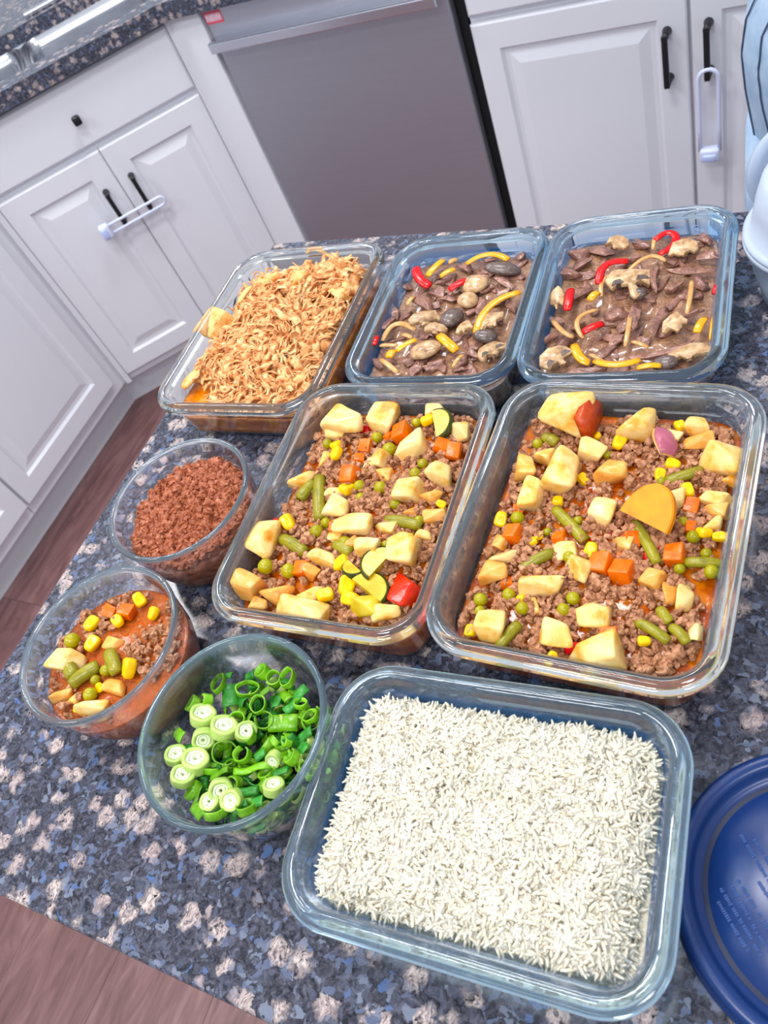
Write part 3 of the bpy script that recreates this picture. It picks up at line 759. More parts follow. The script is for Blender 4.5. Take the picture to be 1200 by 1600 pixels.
BIG = Crop(660, 580, 2.2222)
bigL = dict(cs=48, ps=48, bw=42,
  potato=[(505, 165, 185, 150, dict(l='largest potato chunk, with red skin, by far rim of the big stew dish', hz=.75, up=.45)), (740, 185, 150, 110), (955, 195, 100, 100), (1030, 310, 150, 115), (590, 275, 100, 110), (480, 355, 150, 140), (430, 290, 95, 75), (355, 340, 90, 80),
    (380, 430, 100, 110), (650, 370, 110, 95, dict(m='potato_orange', ph='orange-stained potato chunk')), (630, 495, 115, 100), (865, 445, 100, 100), (1015, 445, 110, 60), (1020, 485, 95, 60, dict(m='potato_orange', ph='orange-stained potato chunk')), (1000, 530, 95, 55),
    (410, 735, 140, 110), (535, 690, 100, 95), (240, 715, 95, 95, dict(m='potato_orange', ph='orange-stained potato chunk')), (280, 640, 110, 60), (245, 885, 135, 115), (460, 912, 150, 95), (615, 850, 145, 95), (610, 985, 190, 150, dict(l='big potato chunk touching the near rim of the big stew dish')),
    (800, 722, 90, 85, dict(m='potato_orange', ph='orange-stained potato chunk')), (945, 900, 60, 95), (910, 780, 60, 105), (860, 765, 60, 90, dict(m='potato_orange', ph='orange-stained potato chunk')), (505, 620, 115, 70), (850, 230, 120, 70), (960, 255, 120, 60, dict(m='potato_orange', ph='orange-stained potato chunk')), (700, 600, 80, 60, dict(m='potato_orange', ph='orange-stained potato chunk')), (270, 590, 60, 70, dict(m='potato_orange', ph='orange-stained potato chunk')), (180, 900, 60, 60, dict(m='potato_orange', ph='orange-stained potato chunk')), (390, 820, 50, 70, dict(m='potato_orange', ph='orange-stained potato chunk')), (1070, 370, 60, 60)],
  carrot=[(315, 565, 58), (478, 580, 52), (622, 672, 78), (692, 697, 80), (878, 640, 74), (648, 922, 66), (935, 470, 56), (290, 737, 42), (928, 542, 40), (725, 585, 56), (330, 483, 36), (1085, 300, 40)],
  corn=[(683, 247, 58), (870, 323, 54), (920, 412, 58), (557, 376), (471, 450), (272, 513, 54), (585, 621, 60), (980, 560, 60), (385, 590, 36), (770, 937), (450, 995), (603, 225, 40), (825, 360, 50), (895, 190, 50), (345, 785, 40), (405, 575, 32), (1030, 575, 50), (165, 900, 44)],
  pea=[(330, 510, 52), (510, 645, 52), (905, 522, 42), (940, 575, 56), (985, 633, 46), (893, 686, 46), (1003, 697, 60), (523, 789, 54), (348, 823, 52), (300, 775, 50), (202, 793, 52), (490, 828, 52), (200, 833, 42), (630, 637, 36), (435, 558, 34), (540, 518, 36), (400, 252, 40), (830, 385, 40), (640, 290, 34)],
  bean=[((460, 480), (565, 590)), ((738, 525), (815, 668)), ((845, 385), (970, 345)), ((345, 690), (455, 630)), ((265, 965), (335, 880)), ((745, 872), (855, 940)), ((865, 890), (920, 945)), ((912, 665), (1040, 672)), ((425, 232), (468, 250)), ((825, 828), (858, 872))],
  red=[(605, 582, 60, 38, 'red'), (845, 617, 54, 38, 'red'), (517, 957, 54, 60, 'red'), (665, 560, 54, 34, 'red'), (780, 640, 40, 30, 'red')])
d, pile, z = stew('big', .036, 'big stew dish', BIG, bigL, 2300, 3.3)

def half_disc(name, crop, u, v, rad_px, z, ang, thick, m_flesh, m_skin, tiltv, half=True, sq=1.0):
    """slice of a round vegetable: flesh with a rind child"""
    mx = crop.m(u, v, z)[0]; r = rad_px*mx
    a = np.linspace(0, PI if half else 2*PI, 22, endpoint=half)
    P = np.c_[r*np.cos(a), r*sq*np.sin(a)]
    rings = [lift(P*s_, zz) for s_, zz in ((.0, 0), (.94, 0), (.99, thick*.15), (.99, thick*.85), (.94, thick), (0, thick))]
    V, F = loft(rings, not half)
    if half:
        n = len(a); F.append(tuple(i*n for i in range(6))); F.append(tuple(i*n+n-1 for i in range(5, -1, -1)))
    o = obj(name, mesh(name, V, F, False), m_flesh, None, tuple(crop.p(u, v, z)), tiltv+(ang,))
    if m_skin:
        rr = [lift(P*s_, zz) for s_, zz in ((.98, thick*.0), (1.07, thick*.15), (1.07, thick*.85), (.98, thick*1.02))]
        V, F = loft(rr, not half); obj('rind', mesh('rind', V, F), m_skin, o)
    return o
_e = BIG.p(862, 578, z+.012)-BIG.p(684, 488, z+.012)
o = half_disc('squash_slice', BIG, 776, 528, 100, z+.013, math.atan2(_e[1], _e[0]), .0065, M['squash'], None, (.5, 0), sq=1.5)
pile.add(o, 'half-moon orange slice', 'squash', o.location, 'half-moon bright orange slice lying on top of the big stew dish')
# red-skinned face of the large potato, purple onion wedge, a pale garlic bit
big0 = next(it[0] for it in pile.items if it[4] and 'largest potato' in it[4])
_dm = np.array([v_.co for v_ in big0.data.vertices]); _dm = (_dm.max(0)-_dm.min(0))*np.array([1.0, .95, .95])
sk = obj('skin', mesh('skin', *(lambda VF: (VF[0]*_dm, VF[1]))(loft([np.array([(.30, -.46, -.40), (.47, -.46, -.42), (.47, .42, -.42), (.30, .44, -.40)])*1.0, np.array([(.36, -.50, .05), (.54, -.48, .02), (.55, .45, .02), (.36, .46, .05)]), np.array([(.33, -.42, .36), (.47, -.38, .34), (.47, .36, .34), (.33, .38, .36)])], True, True, True)), True), M['potato_skin'], big0)
def onion_wedge(crop, pile, u, v, size, z, label):
    mx = crop.m(u, v, z)[0]; r = size*mx
    e = None
    for k_, (q, mt) in enumerate(((1.0, 'onion_skin'), (.86, 'onion_flesh'), (.7, 'onion_flesh'))):
        rings = []
        for t in np.linspace(-1, 1, 9):
            a = np.linspace(-.9, .9, 9)*(1-.5*t*t)
            rings.append(np.c_[q*r*.62*np.cos(a)*math.sqrt(max(.02, 1-.7*t*t)), r*.62*np.sin(a), np.full(9, t*r*.75)])
        inn = [g*np.array([.88, .96, 1]) for g in rings]
        full = [np.concatenate([g, h_[::-1]]) for g, h_ in zip(rings, inn)]
        V, F = loft(full, True, True, True)
        me = mesh('layer', V, F)
        if k_ == 0:
            e = obj('onion_wedge', me, M[mt], None, tuple(crop.p(u, v, z)), (1.3, -1.0, .5))
        else: obj('layer', me, M[mt], e)
    pile.add(e, 'purple-skinned onion wedge', 'onion', e.location, label)
onion_wedge(BIG, pile, 830, 262, 95, z+.006, 'purple-skinned onion wedge near far rim of the big stew dish')
pile.finish()

MED = Crop(310, 580, 2.5532)
medL = dict(cs=60, ps=56, bw=46,
  potato=[(570, 218, 150, 110), (745, 190, 135, 115, dict(hz=.6)), (855, 295, 110, 125), (940, 158, 100, 55), (1040, 250, 80, 90), (970, 410, 110, 130), (835, 475, 115, 100), (410, 430, 100, 75), (500, 355, 45, 90), (735, 350, 80, 75), (690, 385, 60, 60), (550, 487, 85, 65), (547, 555, 90, 105),
    (255, 680, 105, 200, dict(l='tall pale potato wedge standing against the rim of the zucchini stew dish', hz=.7, up=.6)), (640, 610, 190, 105, dict(l='broad flat potato piece in the middle of the zucchini stew dish', hz=.55, up=.6)), (752, 627, 100, 55), (680, 705, 105, 105), (835, 710, 140, 130), (905, 655, 75, 65), (505, 750, 130, 95),
    (205, 850, 120, 135, dict(m='potato_orange', ph='orange-stained potato chunk')), (315, 875, 115, 105, dict(m='potato_orange', ph='orange-stained potato chunk')), (400, 958, 220, 115, dict(l='widest potato chunk by near rim of the zucchini stew dish')), (235, 938, 65, 65, dict(m='potato_orange', ph='orange-stained potato chunk')), (445, 885, 95, 85), (740, 975, 110, 85), (930, 495, 85, 65, dict(m='potato_orange', ph='orange-stained potato chunk')), (940, 570, 80, 60, dict(m='potato_orange', ph='orange-stained potato chunk')), (550, 250, 80, 70), (600, 690, 80, 70, dict(m='potato_orange', ph='orange-stained potato chunk')), (560, 660, 70, 60), (740, 420, 80, 60, dict(m='potato_orange', ph='orange-stained potato chunk')), (450, 800, 70, 80, dict(m='potato_orange', ph='orange-stained potato chunk')), (660, 945, 130, 100, dict(m='zuc_flesh', ph='translucent golden squash chunk')), (850, 560, 70, 50, dict(m='potato_orange', ph='orange-stained potato chunk'))],
  carrot=[(605, 418, 66), (810, 248, 66), (1020, 322, 60), (415, 790, 62), (545, 628, 50), (670, 300, 48), (775, 142, 42), (762, 262, 36), (640, 352, 40), (968, 300, 56)],
  corn=[(550, 330, 54), (357, 603), (570, 767, 66), (592, 857, 78), (607, 907, 70), (505, 893, 62), (595, 470, 62), (915, 195, 54), (548, 295, 46), (968, 530, 40), (840, 660, 36)],
  pea=[(712, 265, 44), (762, 312, 56), (895, 370, 46), (865, 410, 52), (726, 465, 54), (642, 458, 48), (648, 505, 42), (785, 532, 46), (585, 685, 56), (472, 640, 56), (510, 605, 44), (880, 597, 46), (748, 693, 40), (268, 780, 62), (360, 797, 60), (515, 290, 40), (870, 205, 40)],
  bean=[((485, 425), (485, 592)), ((405, 512), (460, 450)), ((752, 595), (890, 617)), ((335, 670), (428, 725)), ((675, 825), (698, 868)), ((550, 690), (612, 725))],
  red=[(818, 868, 135, 140, 'tomato'), (668, 232, 42, 36, 'red'), (320, 605, 45, 60, 'red')])
d, pile, z = stew('med', .036, 'zucchini stew dish', MED, medL, 2100, 8.1)
for (u, v, r_, a_, tl, lab) in ((955, 225, 66, math.radians(-65), (.25, .1), 'half-round zucchini slice with dark skin by far rim of the zucchini stew dish'),
                          (735, 785, 78, math.radians(75), (.15, .2), 'zucchini half slice with dark skin beside the tomato piece'),
                          (675, 890, 80, math.radians(-25), (-.1, .1), 'thin curved zucchini slice between corn and tomato'),
                          (628, 800, 46, math.radians(150), (.3, .1), 'small zucchini bit beside a yellow corn kernel')):
    o = half_disc('zucchini_slice', MED, u, v, r_, z+.006, a_, .006, M['zuc_flesh'], M['zuc_skin'], tl); pile.add(o, 'zucchini slice', 'zucchini', o.location, lab)
pile.finish()

SB = Crop(20, 870, 3.871)
sbL = dict(cs=75, ps=76, bw=72, thr=.06, dz=-.004,
  potato=[(320, 620, 160, 150, dict(m='potato')), (620, 785, 180, 150, dict(m='potato_orange', hz=.5, ph='orange-stained potato chunk')), (490, 900, 170, 130), (300, 835, 120, 85, dict(m='potato_orange', ph='orange-stained potato chunk')), (605, 515, 95, 90, dict(m='potato_orange', hz=.5, ph='orange-stained potato chunk')), (380, 850, 60, 90)],
  carrot=[(690, 335, 80), (590, 330, 70)],
  corn=[(477, 405, 80), (635, 388, 74), (850, 343, 70), (480, 525, 82), (703, 675, 105), (765, 258, 76), (390, 918, 44), (525, 790, 50)],
  pea=[(360, 508, 84), (563, 687, 66), (468, 832, 78), (500, 745, 56)],
  bean=[((585, 580), (632, 705)), ((350, 640), (370, 725)), ((360, 770), (520, 660))], red=[])
d, pile, z = stew('sb', .046, 'soupy stew bowl', SB, sbL, 240, 5.7)
pile.finish()

# ------------------------------------------------------------------ crumbled ground beef bowl
d = D['bb']
hb = lambda x, y: .0485+.010*math.exp(-((x-.012)**2+(y-.018)**2)/.0011)+.0055*nz(x, y, 60, 2.2)+.003*nz(x, y, 140, 4.2)-.004*max(0, (math.hypot(x, y)-.045)/.015)
fill('ground_beef_bed', d, .043, M['beef_crumb_red'], 'dark meat bed pressed against the glass of the ground beef bowl', 'ground beef', lambda x, y, s_: (hb(x, y)-.0445)*(1-s_**8))
P = scatter(d, 3000, lambda x, y: hb(x, y)+random.uniform(-.004, .002), .003)
mass('ground_beef', P, rng.uniform(.0026, .0072, len(P))[:, None]*rng.uniform(.7, 1.35, (len(P), 3)), NUG, M['beef_crumb_red'], 'heap of reddish-brown crumbled ground beef in a round bowl', 'ground beef', (d.c[0], d.c[1], 0), 0, smooth=False)

# ------------------------------------------------------------------ rice
d = D['rice']
def hr(x, y):
    e = max(abs(x)/.088, abs(y)/.060)
    return .0485+.0055*nz(x, y, 28, 1.1)+.003*nz(x, y, 75, 6.1)-.012*max(0, e-.86)/.2-.006*max(0, (x-.06)/.03)*max(0, (.035-y)/.05)
fill('rice_bed', d, .034, M['rice_bed'], 'packed rice under the loose grains in the rice dish', 'rice', lambda x, y, s_: (hr(x, y)-.0345)*min(1, (1-s_)*9))
def grain(seed):
    r = random.Random(seed); b_ = r.uniform(-.12, .12)
    t = np.linspace(-1, 1, 6); path = np.c_[t*.5, b_*(1-t*t), .04*np.sin(t*2+seed)]
    rad = .5*np.array([.35, .82, 1, 1, .82, .35])*.27
    V, F = tube(path, rad, 6); F = [f for f in F if len(f) == 4]
    F = np.array(F); 
    return V, F
GR = [grain(i) for i in range(10)]
n = 14500
P = scatter(d, n, lambda x, y: hr(x, y)+random.uniform(-.0040, .0026), .0045)
yaw = rng.uniform(0, 2*PI, n); tl = rng.normal(0, .42, n); rl_ = rng.uniform(0, 2*PI, n)
cyw, syw, ct, st_ = np.cos(yaw), np.sin(yaw), np.cos(tl), np.sin(tl); cr, sr = np.cos(rl_), np.sin(rl_)
Z = np.zeros(n)
Rz = np.stack([np.stack([cyw, -syw, Z], -1), np.stack([syw, cyw, Z], -1), np.stack([Z, Z, Z+1], -1)], -2)
Ry = np.stack([np.stack([ct, Z, st_], -1), np.stack([Z, Z+1, Z], -1), np.stack([-st_, Z, ct], -1)], -2)
Rx = np.stack([np.stack([Z+1, Z, Z], -1), np.stack([Z, cr, -sr], -1), np.stack([Z, sr, cr], -1)], -2)
ln_ = rng.uniform(.0080, .0135, n)
mass('cooked_rice', P, np.c_[ln_, ln_*0+.0086, ln_*0+.0082], GR, M['rice'], 'fluffy long-grain white rice heaped in the blue-tinted dish', 'rice', (d.c[0], d.c[1], 0), d.yaw, Rz @ Ry @ Rx)

# ------------------------------------------------------------------ shredded chicken
d = D['chick']
hc = lambda x, y: .039+.014*math.exp(-((x-.005)**2/.0035+(y-.012)**2/.006))+.004*nz(x, y, 40, 3.9)+.012*math.exp(-((x-.045)**2+(y-.075)**2)/.0006)
fill('chicken_broth', d, .034, M['broth'], 'orange broth pooled under the shredded chicken', 'broth')
fill_z = .034
def strand(seed):
    r = random.Random(seed); m_ = 8; t = np.linspace(-1, 1, m_)
    a, b_, c2 = r.uniform(-.28, .28), r.uniform(-.3, .3), r.uniform(0, 6)
    path = np.c_[t*.5*(1-.1*abs(a)), a*(1-t*t)*.6+.045*np.sin(t*3+c2), b_*(1-t*t)*.5+.08*np.cos(t*4+c2)]
    wide = r.choice((.7, 1.0, 1.5, 2.2, 3.2))
    rad = .5*.085*np.array([.35, .8, 1, 1.1, 1, .9, .7, .3])*wide*np.array([r.uniform(.75, 1.25) for _ in range(m_)])
    V, F = tube(path, rad, 6, True, r.uniform(.5, 1.0)/max(1, wide)); F = [f for f in F if len(f) == 4]; return V, np.array(F)
STR = [strand(i) for i in range(26)]
P = []; YW = []
while len(P) < 1900:
    x, y = random.uniform(-.085, .085), random.uniform(-.11, .11)
    z_ = hc(x, y)
    if not d.inside(x, y, z_, .006): continue
    if (x+.06)**2/.0006+(y+.085)**2/.0007 < 1: continue
    ya = 3.2*noise.noise(Vector((x*24, y*24, 3)))+random.uniform(-.6, .6)+.9
    for k_ in range(random.randint(1, 4)):
        P.append((x+random.uniform(-.004, .004), y+random.uniform(-.004, .004), z_+random.uniform(-.005, .005))); YW.append(ya+random.uniform(-.25, .25))
P = np.array(P); n = len(P); yaw = np.array(YW); tl = rng.normal(0, .28, n); Z = np.zeros(n)
cyw, syw, ct, st_ = np.cos(yaw), np.sin(yaw), np.cos(tl), np.sin(tl)
Rz = np.stack([np.stack([cyw, -syw, Z], -1), np.stack([syw, cyw, Z], -1), np.stack([Z, Z, Z+1], -1)], -2)
Ry = np.stack([np.stack([ct, Z, st_], -1), np.stack([Z, Z+1, Z], -1), np.stack([-st_, Z, ct], -1)], -2)
ln_ = rng.uniform(.010, .034, n)
keep = np.array([all(d.inside(p[0]+q*math.cos(a)*l/2, p[1]+q*math.sin(a)*l/2, max(p[2], .02), .002) for q in (-1, 1)) for p, a, l in zip(P, yaw, ln_)])
P, ln_ = P[keep], ln_[keep]; R_ = (Rz @ Ry)[keep]
_sh = mass('shredded_chicken', P, np.c_[ln_, ln_*.5+.013, np.full(len(P), .026)], STR, M['chicken'], 'heap of shredded orange-brown chicken strands in the chicken dish', 'chicken', (d.c[0], d.c[1], 0), d.yaw, R_)
P = scatter(d, 520, lambda x, y: hc(x, y)+random.uniform(-.003, .002), .008)
P = P[[(p[0]+.06)**2/.0006+(p[1]+.085)**2/.0007 > 1 for p in P]]
mass('chicken_lumps', P, rng.uniform(.6, 1.3, (len(P), 1))*np.array([[.017, .0085, .0065]]), NUG, M['chicken'], None, None, (0, 0, 0), 0, parent=_sh)['kind'] = 'stuff'
CH = Crop(230, 350, 3.0769); pile = Pile('chicken dish')
for u, v, wd, ht, zz, lab in ((330, 470, 115, 130, .044, 'pale browned chicken chunk leaning on the rim of the chicken dish'), (590, 275, 120, 65, .046, 'smooth chicken chunk at the far end of the chicken dish'),
                          (725, 265, 100, 90, .050, 'rounded pale chicken chunk under the strands near far rim'), (935, 300, 130, 90, .046, 'flat orange chicken chunk beside the beef dish wall'), (720, 745, 60, 80, .042, 'small pale chicken bit near the front rim of the chicken dish')):
    place_chunk(pile, CH, u, v, wd, ht, zz, 'chicken_chunk', M['chicken_pale'], 'pale chicken chunk', 'chicken', CHUNK, .55, .4, special=lab, lift_=.2)
for pts, wd, lab in ((((275, 690), (170, 790)), 52, 'broad pale chicken strip lying in the broth corner'), (((430, 700), (300, 750)), 40, 'flat pale chicken strip beside the broth corner strip'), (((500, 300), (440, 380)), 26, 'thin chicken strip sticking up by the cabinet-side rim'),
                     (((770, 140), (830, 130), (890, 170)), 18, 'curled chicken shred topping the far corner of the dish'), (((830, 210), (790, 290)), 24, 'upright chicken shred below the curled far shred')):
    o, _, _ = place_tube(pile, CH, list(pts), wd, .050 if pts[0][1] < 500 else .040, 'chicken_strip', M['chicken_pale'], 'chicken strip', 'chicken', .45, .003, 8, .6, special=lab)
pile.finish()

# ------------------------------------------------------------------ beef strips with peppers and mushrooms
def mushroom(pile, crop, u, v, wd, ht, z, ang=0.0, dark=True, where='', phrase='sliced mushroom'):
    """slice of mushroom: pale cap outline with stem, dark gills under the cap"""
    mx, my, dx = crop.m(u, v, z); w_, h_ = wd*mx, ht*my*.95; t_ = .0042
    cap = [(-.5, -.02), (-.46, .2), (-.3, .42), (0, .5), (.3, .42), (.46, .2), (.5, -.02), (.42, -.12), (.25, -.04), (.12, -.08), (.1, -.3), (.11, -.46), (0, -.5), (-.11, -.46), (-.1, -.3), (-.12, -.08), (-.25, -.04), (-.42, -.12)]
    cap = [(x_+random.uniform(-.07, .07), y_+random.uniform(-.07, .07)) for x_, y_ in cap]
    if wd < 200 or ht < 150: cap = [(x_, max(y_, -.2+.1*x_)) for x_, y_ in cap]
    P = np.array(cap)*[w_, h_]
    rings = [lift(P*.93, -t_/2), lift(P, -t_*.25), lift(P, t_*.25), lift(P*.93, t_/2)]
    V, F = loft(rings, True, True, True)
    o = obj('mushroom_slice', mesh('mushroom_slice', V, F), M['mush'], None, tuple(crop.p(u, v, z+.002)), (random.uniform(-.1, .4), random.uniform(-.3, .3), math.atan2(dx[1], dx[0])+ang))
    if dark:
        for s_ in (-1, 1):
            g = np.array([(s_*.13, .02), (s_*.2, .14), (s_*.34, .12), (s_*.42, -.02), (s_*.28, .0)])*[w_, h_]
            V, F = loft([lift(g, -t_*.62), lift(g, t_*.62)], True, True, True); obj('gills', mesh('gills', V, F, False), M['mush_dark'], o)
    pile.add(o, phrase, 'mushroom', o.location)

def mush_dome(pile, crop, u, v, wd, ht, z, mat):
    mx, my, dx = crop.m(u, v, z)
    bm = bmesh.new(); bmesh.ops.create_icosphere(bm, subdivisions=3, radius=.5)
    for v_ in bm.verts:
        if v_.co.z < 0: v_.co.z *= .35
        v_.co *= 1+.06*noise.noise(v_.co*4+Vector((u, v, 0)))
    p = crop.p(u, v, z)
    o = obj('button_mushroom', bm_mesh('button_mushroom', bm, True), mat, None, tuple(p), (random.uniform(-.3, .3), random.uniform(-.3, .3), math.atan2(dx[1], dx[0])))
    o.data.transform(Matrix.Diagonal((wd*mx, ht*my*.9, min(wd*mx, ht*my)*.6, 1)))
    pile.add(o, 'dark mushroom cap' if mat == M['mush_dark'] else 'tan mushroom cap', 'mushroom', p)

BEEF = [shape_chunk(300+i, .42, .10, .20) for i in range(12)]
def beef_at(pile, p0, p1, wd, hz=.55):
    dl = p1-p0; ln2 = np.linalg.norm(dl); c = (p0+p1)/2
    me = sized(random.choice(BEEF), M['beef_strip'], (ln2*1.12, wd*1.15, wd*hz))
    if ln2 > wd*2.2:
        k_ = random.uniform(-1, 1)*ln2*.10
        for v_ in me.vertices: v_.co.y += k_*(1-(2*v_.co.x/ln2)**2)
    for v_ in me.vertices:
        q = v_.co+Vector(c.tolist()); v_.co += Vector((noise.noise(q*260), noise.noise(q*260+Vector((5, 0, 0))), noise.noise(q*260+Vector((0, 9, 0)))))*.0011
    o = obj('beef_strip', me, None, None, tuple(c), (random.uniform(-.3, .3), random.uniform(-.15, .15), math.atan2(dl[1], dl[0])))
    pile.add(o, 'brown beef strip', 'beef', c); return o
def beef_piece(pile, crop, pts, wd, z):
    p0, p1 = crop.p(*pts[0], z), crop.p(*pts[1], z); return beef_at(pile, p0, p1, wd*crop.m(*pts[0], z)[0])

def beef_dish(key, where, crop, Z, beefs, blobs, reds, yellows, onions, mushes, domes, extra, seed):
    d = D[key]; pile = Pile(where); level = Z-.004
    hf = lambda x, y: .0036*nz(x, y, 60, seed)+.0026*nz(x, y, 150, seed+3)
    fill('gravy', d, level, M['gravy'], 'glossy brown gravy around the beef in the '+where, 'gravy', lambda x, y, s_: hf(x, y)*(1-s_**8))
    for u, v, wd, ht in blobs:
        r_ = random.random(); a = (u-wd*.42, v+ht*.25*(1 if r_ < .5 else -1)); b_ = (u+wd*.42, v-ht*.25*(1 if r_ < .5 else -1))
        beef_piece(pile, crop, [a, b_], min(wd, ht)*.8, Z)
    for a, b_, wd in beefs: beef_piece(pile, crop, [a, b_], wd, Z+.003)
    # extra strips, partly sunk in the gravy
    k_ = 0
    while k_ < extra:
        x, y = random.uniform(-.07, .07), random.uniform(-.095, .095)
        if not d.inside(x, y, level, .012): continue
        a = random.uniform(0, PI); ln2 = random.uniform(.014, .028); c = d.world([(x, y, level+random.uniform(-.001, .0015))])[0]; dr = np.array([math.cos(a), math.sin(a), 0])*ln2/2
        beef_at(pile, c-dr, c+dr, random.uniform(.008, .014)); k_ += 1
    for pts, wd in reds: place_tube(pile, crop, pts, wd, Z+.005, 'red_pepper_strip', M['red'], 'red pepper strip', 'pepper', .32, .003, 8, .8)
    for pts, wd in yellows: place_tube(pile, crop, pts, wd, Z+.004, 'yellow_pepper_strip', M['yellow'], 'yellow pepper strip', 'pepper', .32, .003, 8, .8)
    for pts, wd in onions: place_tube(pile, crop, pts, wd, Z+.004, 'onion_strip', M['onion_str'], 'soft onion strip', 'onion', .4, .003, 8, .6)
    for u, v, wd, ht, a, dk in mushes: mushroom(pile, crop, u, v, wd, ht, Z+.0035, a, dk)
    for u, v, wd, ht, mt in domes: mush_dome(pile, crop, u, v, wd, ht, Z+.003, M[mt])
    pile.finish()

B2 = Crop(800, 300, 3.0)
beef_dish('beef2', 'red pepper beef dish', B2, .040,
  beefs=[((690, 335), (683, 495), 58), ((602, 515), (590, 675), 52), ((745, 525), (640, 695), 52), ((560, 770), (905, 690), 56), ((730, 375), (975, 350), 56), ((230, 832), (425, 832), 40), ((750, 590), (925, 560), 48), ((860, 300), (980, 310), 60)],
  blobs=[(320, 290, 150, 110), (610, 250, 110, 90), (430, 280, 110, 90), (900, 230, 100, 80), (330, 340, 120, 90), (490, 580, 110, 110), (760, 450, 130, 100), (885, 430, 100, 120), (200, 600, 110, 70), (270, 390, 100, 100), (480, 690, 110, 80), (560, 320, 90, 70), (860, 500, 100, 70), (170, 690, 80, 110)],
  reds=[([(690, 292), (755, 258), (778, 205), (728, 180), (668, 226)], 40), ([(408, 430), (440, 350), (545, 325)], 44), ([(275, 455), (258, 555)], 42), ([(330, 660), (428, 615)], 46), ([(950, 480), (965, 435)], 40)],
  yellows=[([(362, 510), (402, 470)], 44), ([(292, 715), (320, 780), (365, 800)], 46), ([(385, 790), (490, 815), (600, 785)], 40), ([(585, 825), (700, 815)], 36), ([(865, 660), (905, 590)], 44), ([(940, 700), (955, 580)], 42)],
  onions=[([(842, 415), (835, 500), (818, 572)], 26), ([(405, 550), (310, 605), (335, 685)], 26), ([(555, 570), (530, 725)], 26), ([(540, 375), (640, 310), (720, 325)], 26), ([(420, 490), (430, 420), (500, 380)], 24), ([(190, 600), (240, 660), (290, 680)], 26), ([(360, 760), (430, 800)], 24), ([(660, 270), (668, 210)], 20), ([(560, 700), (640, 730)], 24)],
  mushes=[(555, 430, 215, 165, .5, True), (800, 280, 140, 85, .3, False), (490, 252, 110, 70, -.3, False), (212, 520, 70, 110, .2, False), (220, 790, 160, 130, .9, True), (835, 765, 210, 95, .15, False), (770, 632, 130, 100, .6, False)],
  domes=[(845, 252, 46, 60, 'mush_dark'), (715, 802, 130, 62, 'mush_dark'), (590, 480, 90, 50, 'mush_dark')], extra=62, seed=2.5)
B1 = Crop(520, 330, 3.5294)
beef_dish('beef1', 'mushroom beef dish', B1, .038,
  beefs=[((280, 660), (372, 570), 56), ((900, 355), (1005, 425), 40), ((820, 280), (920, 262), 44)],
  blobs=[(378, 335, 90, 75), (725, 320, 120, 95), (490, 520, 190, 120), (400, 410, 110, 85), (590, 450, 120, 80), (840, 435, 130, 75), (930, 455, 120, 75), (700, 880, 130, 65), (1045, 250, 75, 85), (420, 830, 110, 75), (780, 790, 100, 85), (252, 830, 65, 95), (620, 390, 130, 55), (650, 480, 110, 70), (560, 840, 130, 70), (330, 560, 90, 80), (980, 520, 80, 60), (760, 560, 100, 70)],
  reds=[([(458, 310), (480, 375), (535, 415)], 50), ([(640, 435), (745, 378)], 50), ([(222, 740), (238, 690)], 44)],
  yellows=[([(735, 292), (860, 245), (968, 268)], 38), ([(522, 360), (612, 268)], 42), ([(592, 362), (675, 318)], 38), ([(790, 670), (870, 530), (1035, 445)], 48), ([(585, 682), (682, 770)], 52), ([(352, 772), (462, 708)], 34), ([(310, 810), (335, 770)], 50)],
  onions=[([(275, 715), (350, 630), (455, 655)], 34), ([(410, 520), (450, 470)], 30), ([(660, 862), (722, 790)], 26), ([(262, 815), (360, 892)], 28), ([(260, 740), (300, 745), (360, 740)], 26), ([(640, 290), (690, 268)], 36), ([(380, 680), (440, 700)], 26)],
  mushes=[(510, 608, 170, 90, .5, False), (565, 662, 120, 70, .2, False), (885, 780, 160, 140, .8, True), (880, 615, 150, 110, .9, False), (730, 655, 90, 90, .4, False)],
  domes=[(780, 408, 160, 95, 'mush'), (935, 322, 200, 70, 'mush_dark'), (655, 590, 125, 115, 'mush_dark'), (512, 770, 185, 105, 'mush'), (840, 690, 135, 64, 'mush_dark'), (745, 492, 110, 85, 'mush')], extra=56, seed=7.7)

# ------------------------------------------------------------------ scallions
OB = Crop(200, 970, 3.75); pile = Pile('scallion bowl'); d = D['ob']
def ring_mesh(name, r, wall, h_, sq=1.0, gap=0.0, n=22):
    a = np.linspace(gap, 2*PI-gap, n, endpoint=gap > 0)
    wob = 1+.06*np.sin(2*a+r*900)+.03*np.sin(5*a)
    o_ = np.c_[np.cos(a)*r*wob, np.sin(a)*r*sq*wob]; i_ = o_*(1-wall/r)
    rings = [lift(i_, -h_/2), lift(o_*.985, -h_/2), lift(o_, -h_*.4), lift(o_, h_*.4), lift(o_*.985, h_/2), lift(i_, h_/2), lift(i_, -h_/2)]
    V, F = loft(rings, gap == 0)
    if gap: m_ = len(a); F.append(tuple(k_*m_ for k_ in range(6))); F.append(tuple(k_*m_+m_-1 for k_ in range(5, -1, -1)))
    return mesh(name, V, F)
def disc(u, v, size, z, tilt, label):
    mx = OB.m(u, v, z)[0]; r = size*mx/2
    e = obj('scallion_slice', ring_mesh('scallion_slice', r, r*.34, r*1.0), M['sc_light'], None, tuple(OB.p(u, v, z)), tilt)
    obj('inner_layer', ring_mesh('inner_layer', r*.68, r*.22, r*.96), M['sc_white'], e)
    obj('core', ring_mesh('core', r*.44, r*.27, r*.90), M['sc_white'], e)
    pile.add(e, 'white-cored scallion slice', 'scallion', e.location, label); return e
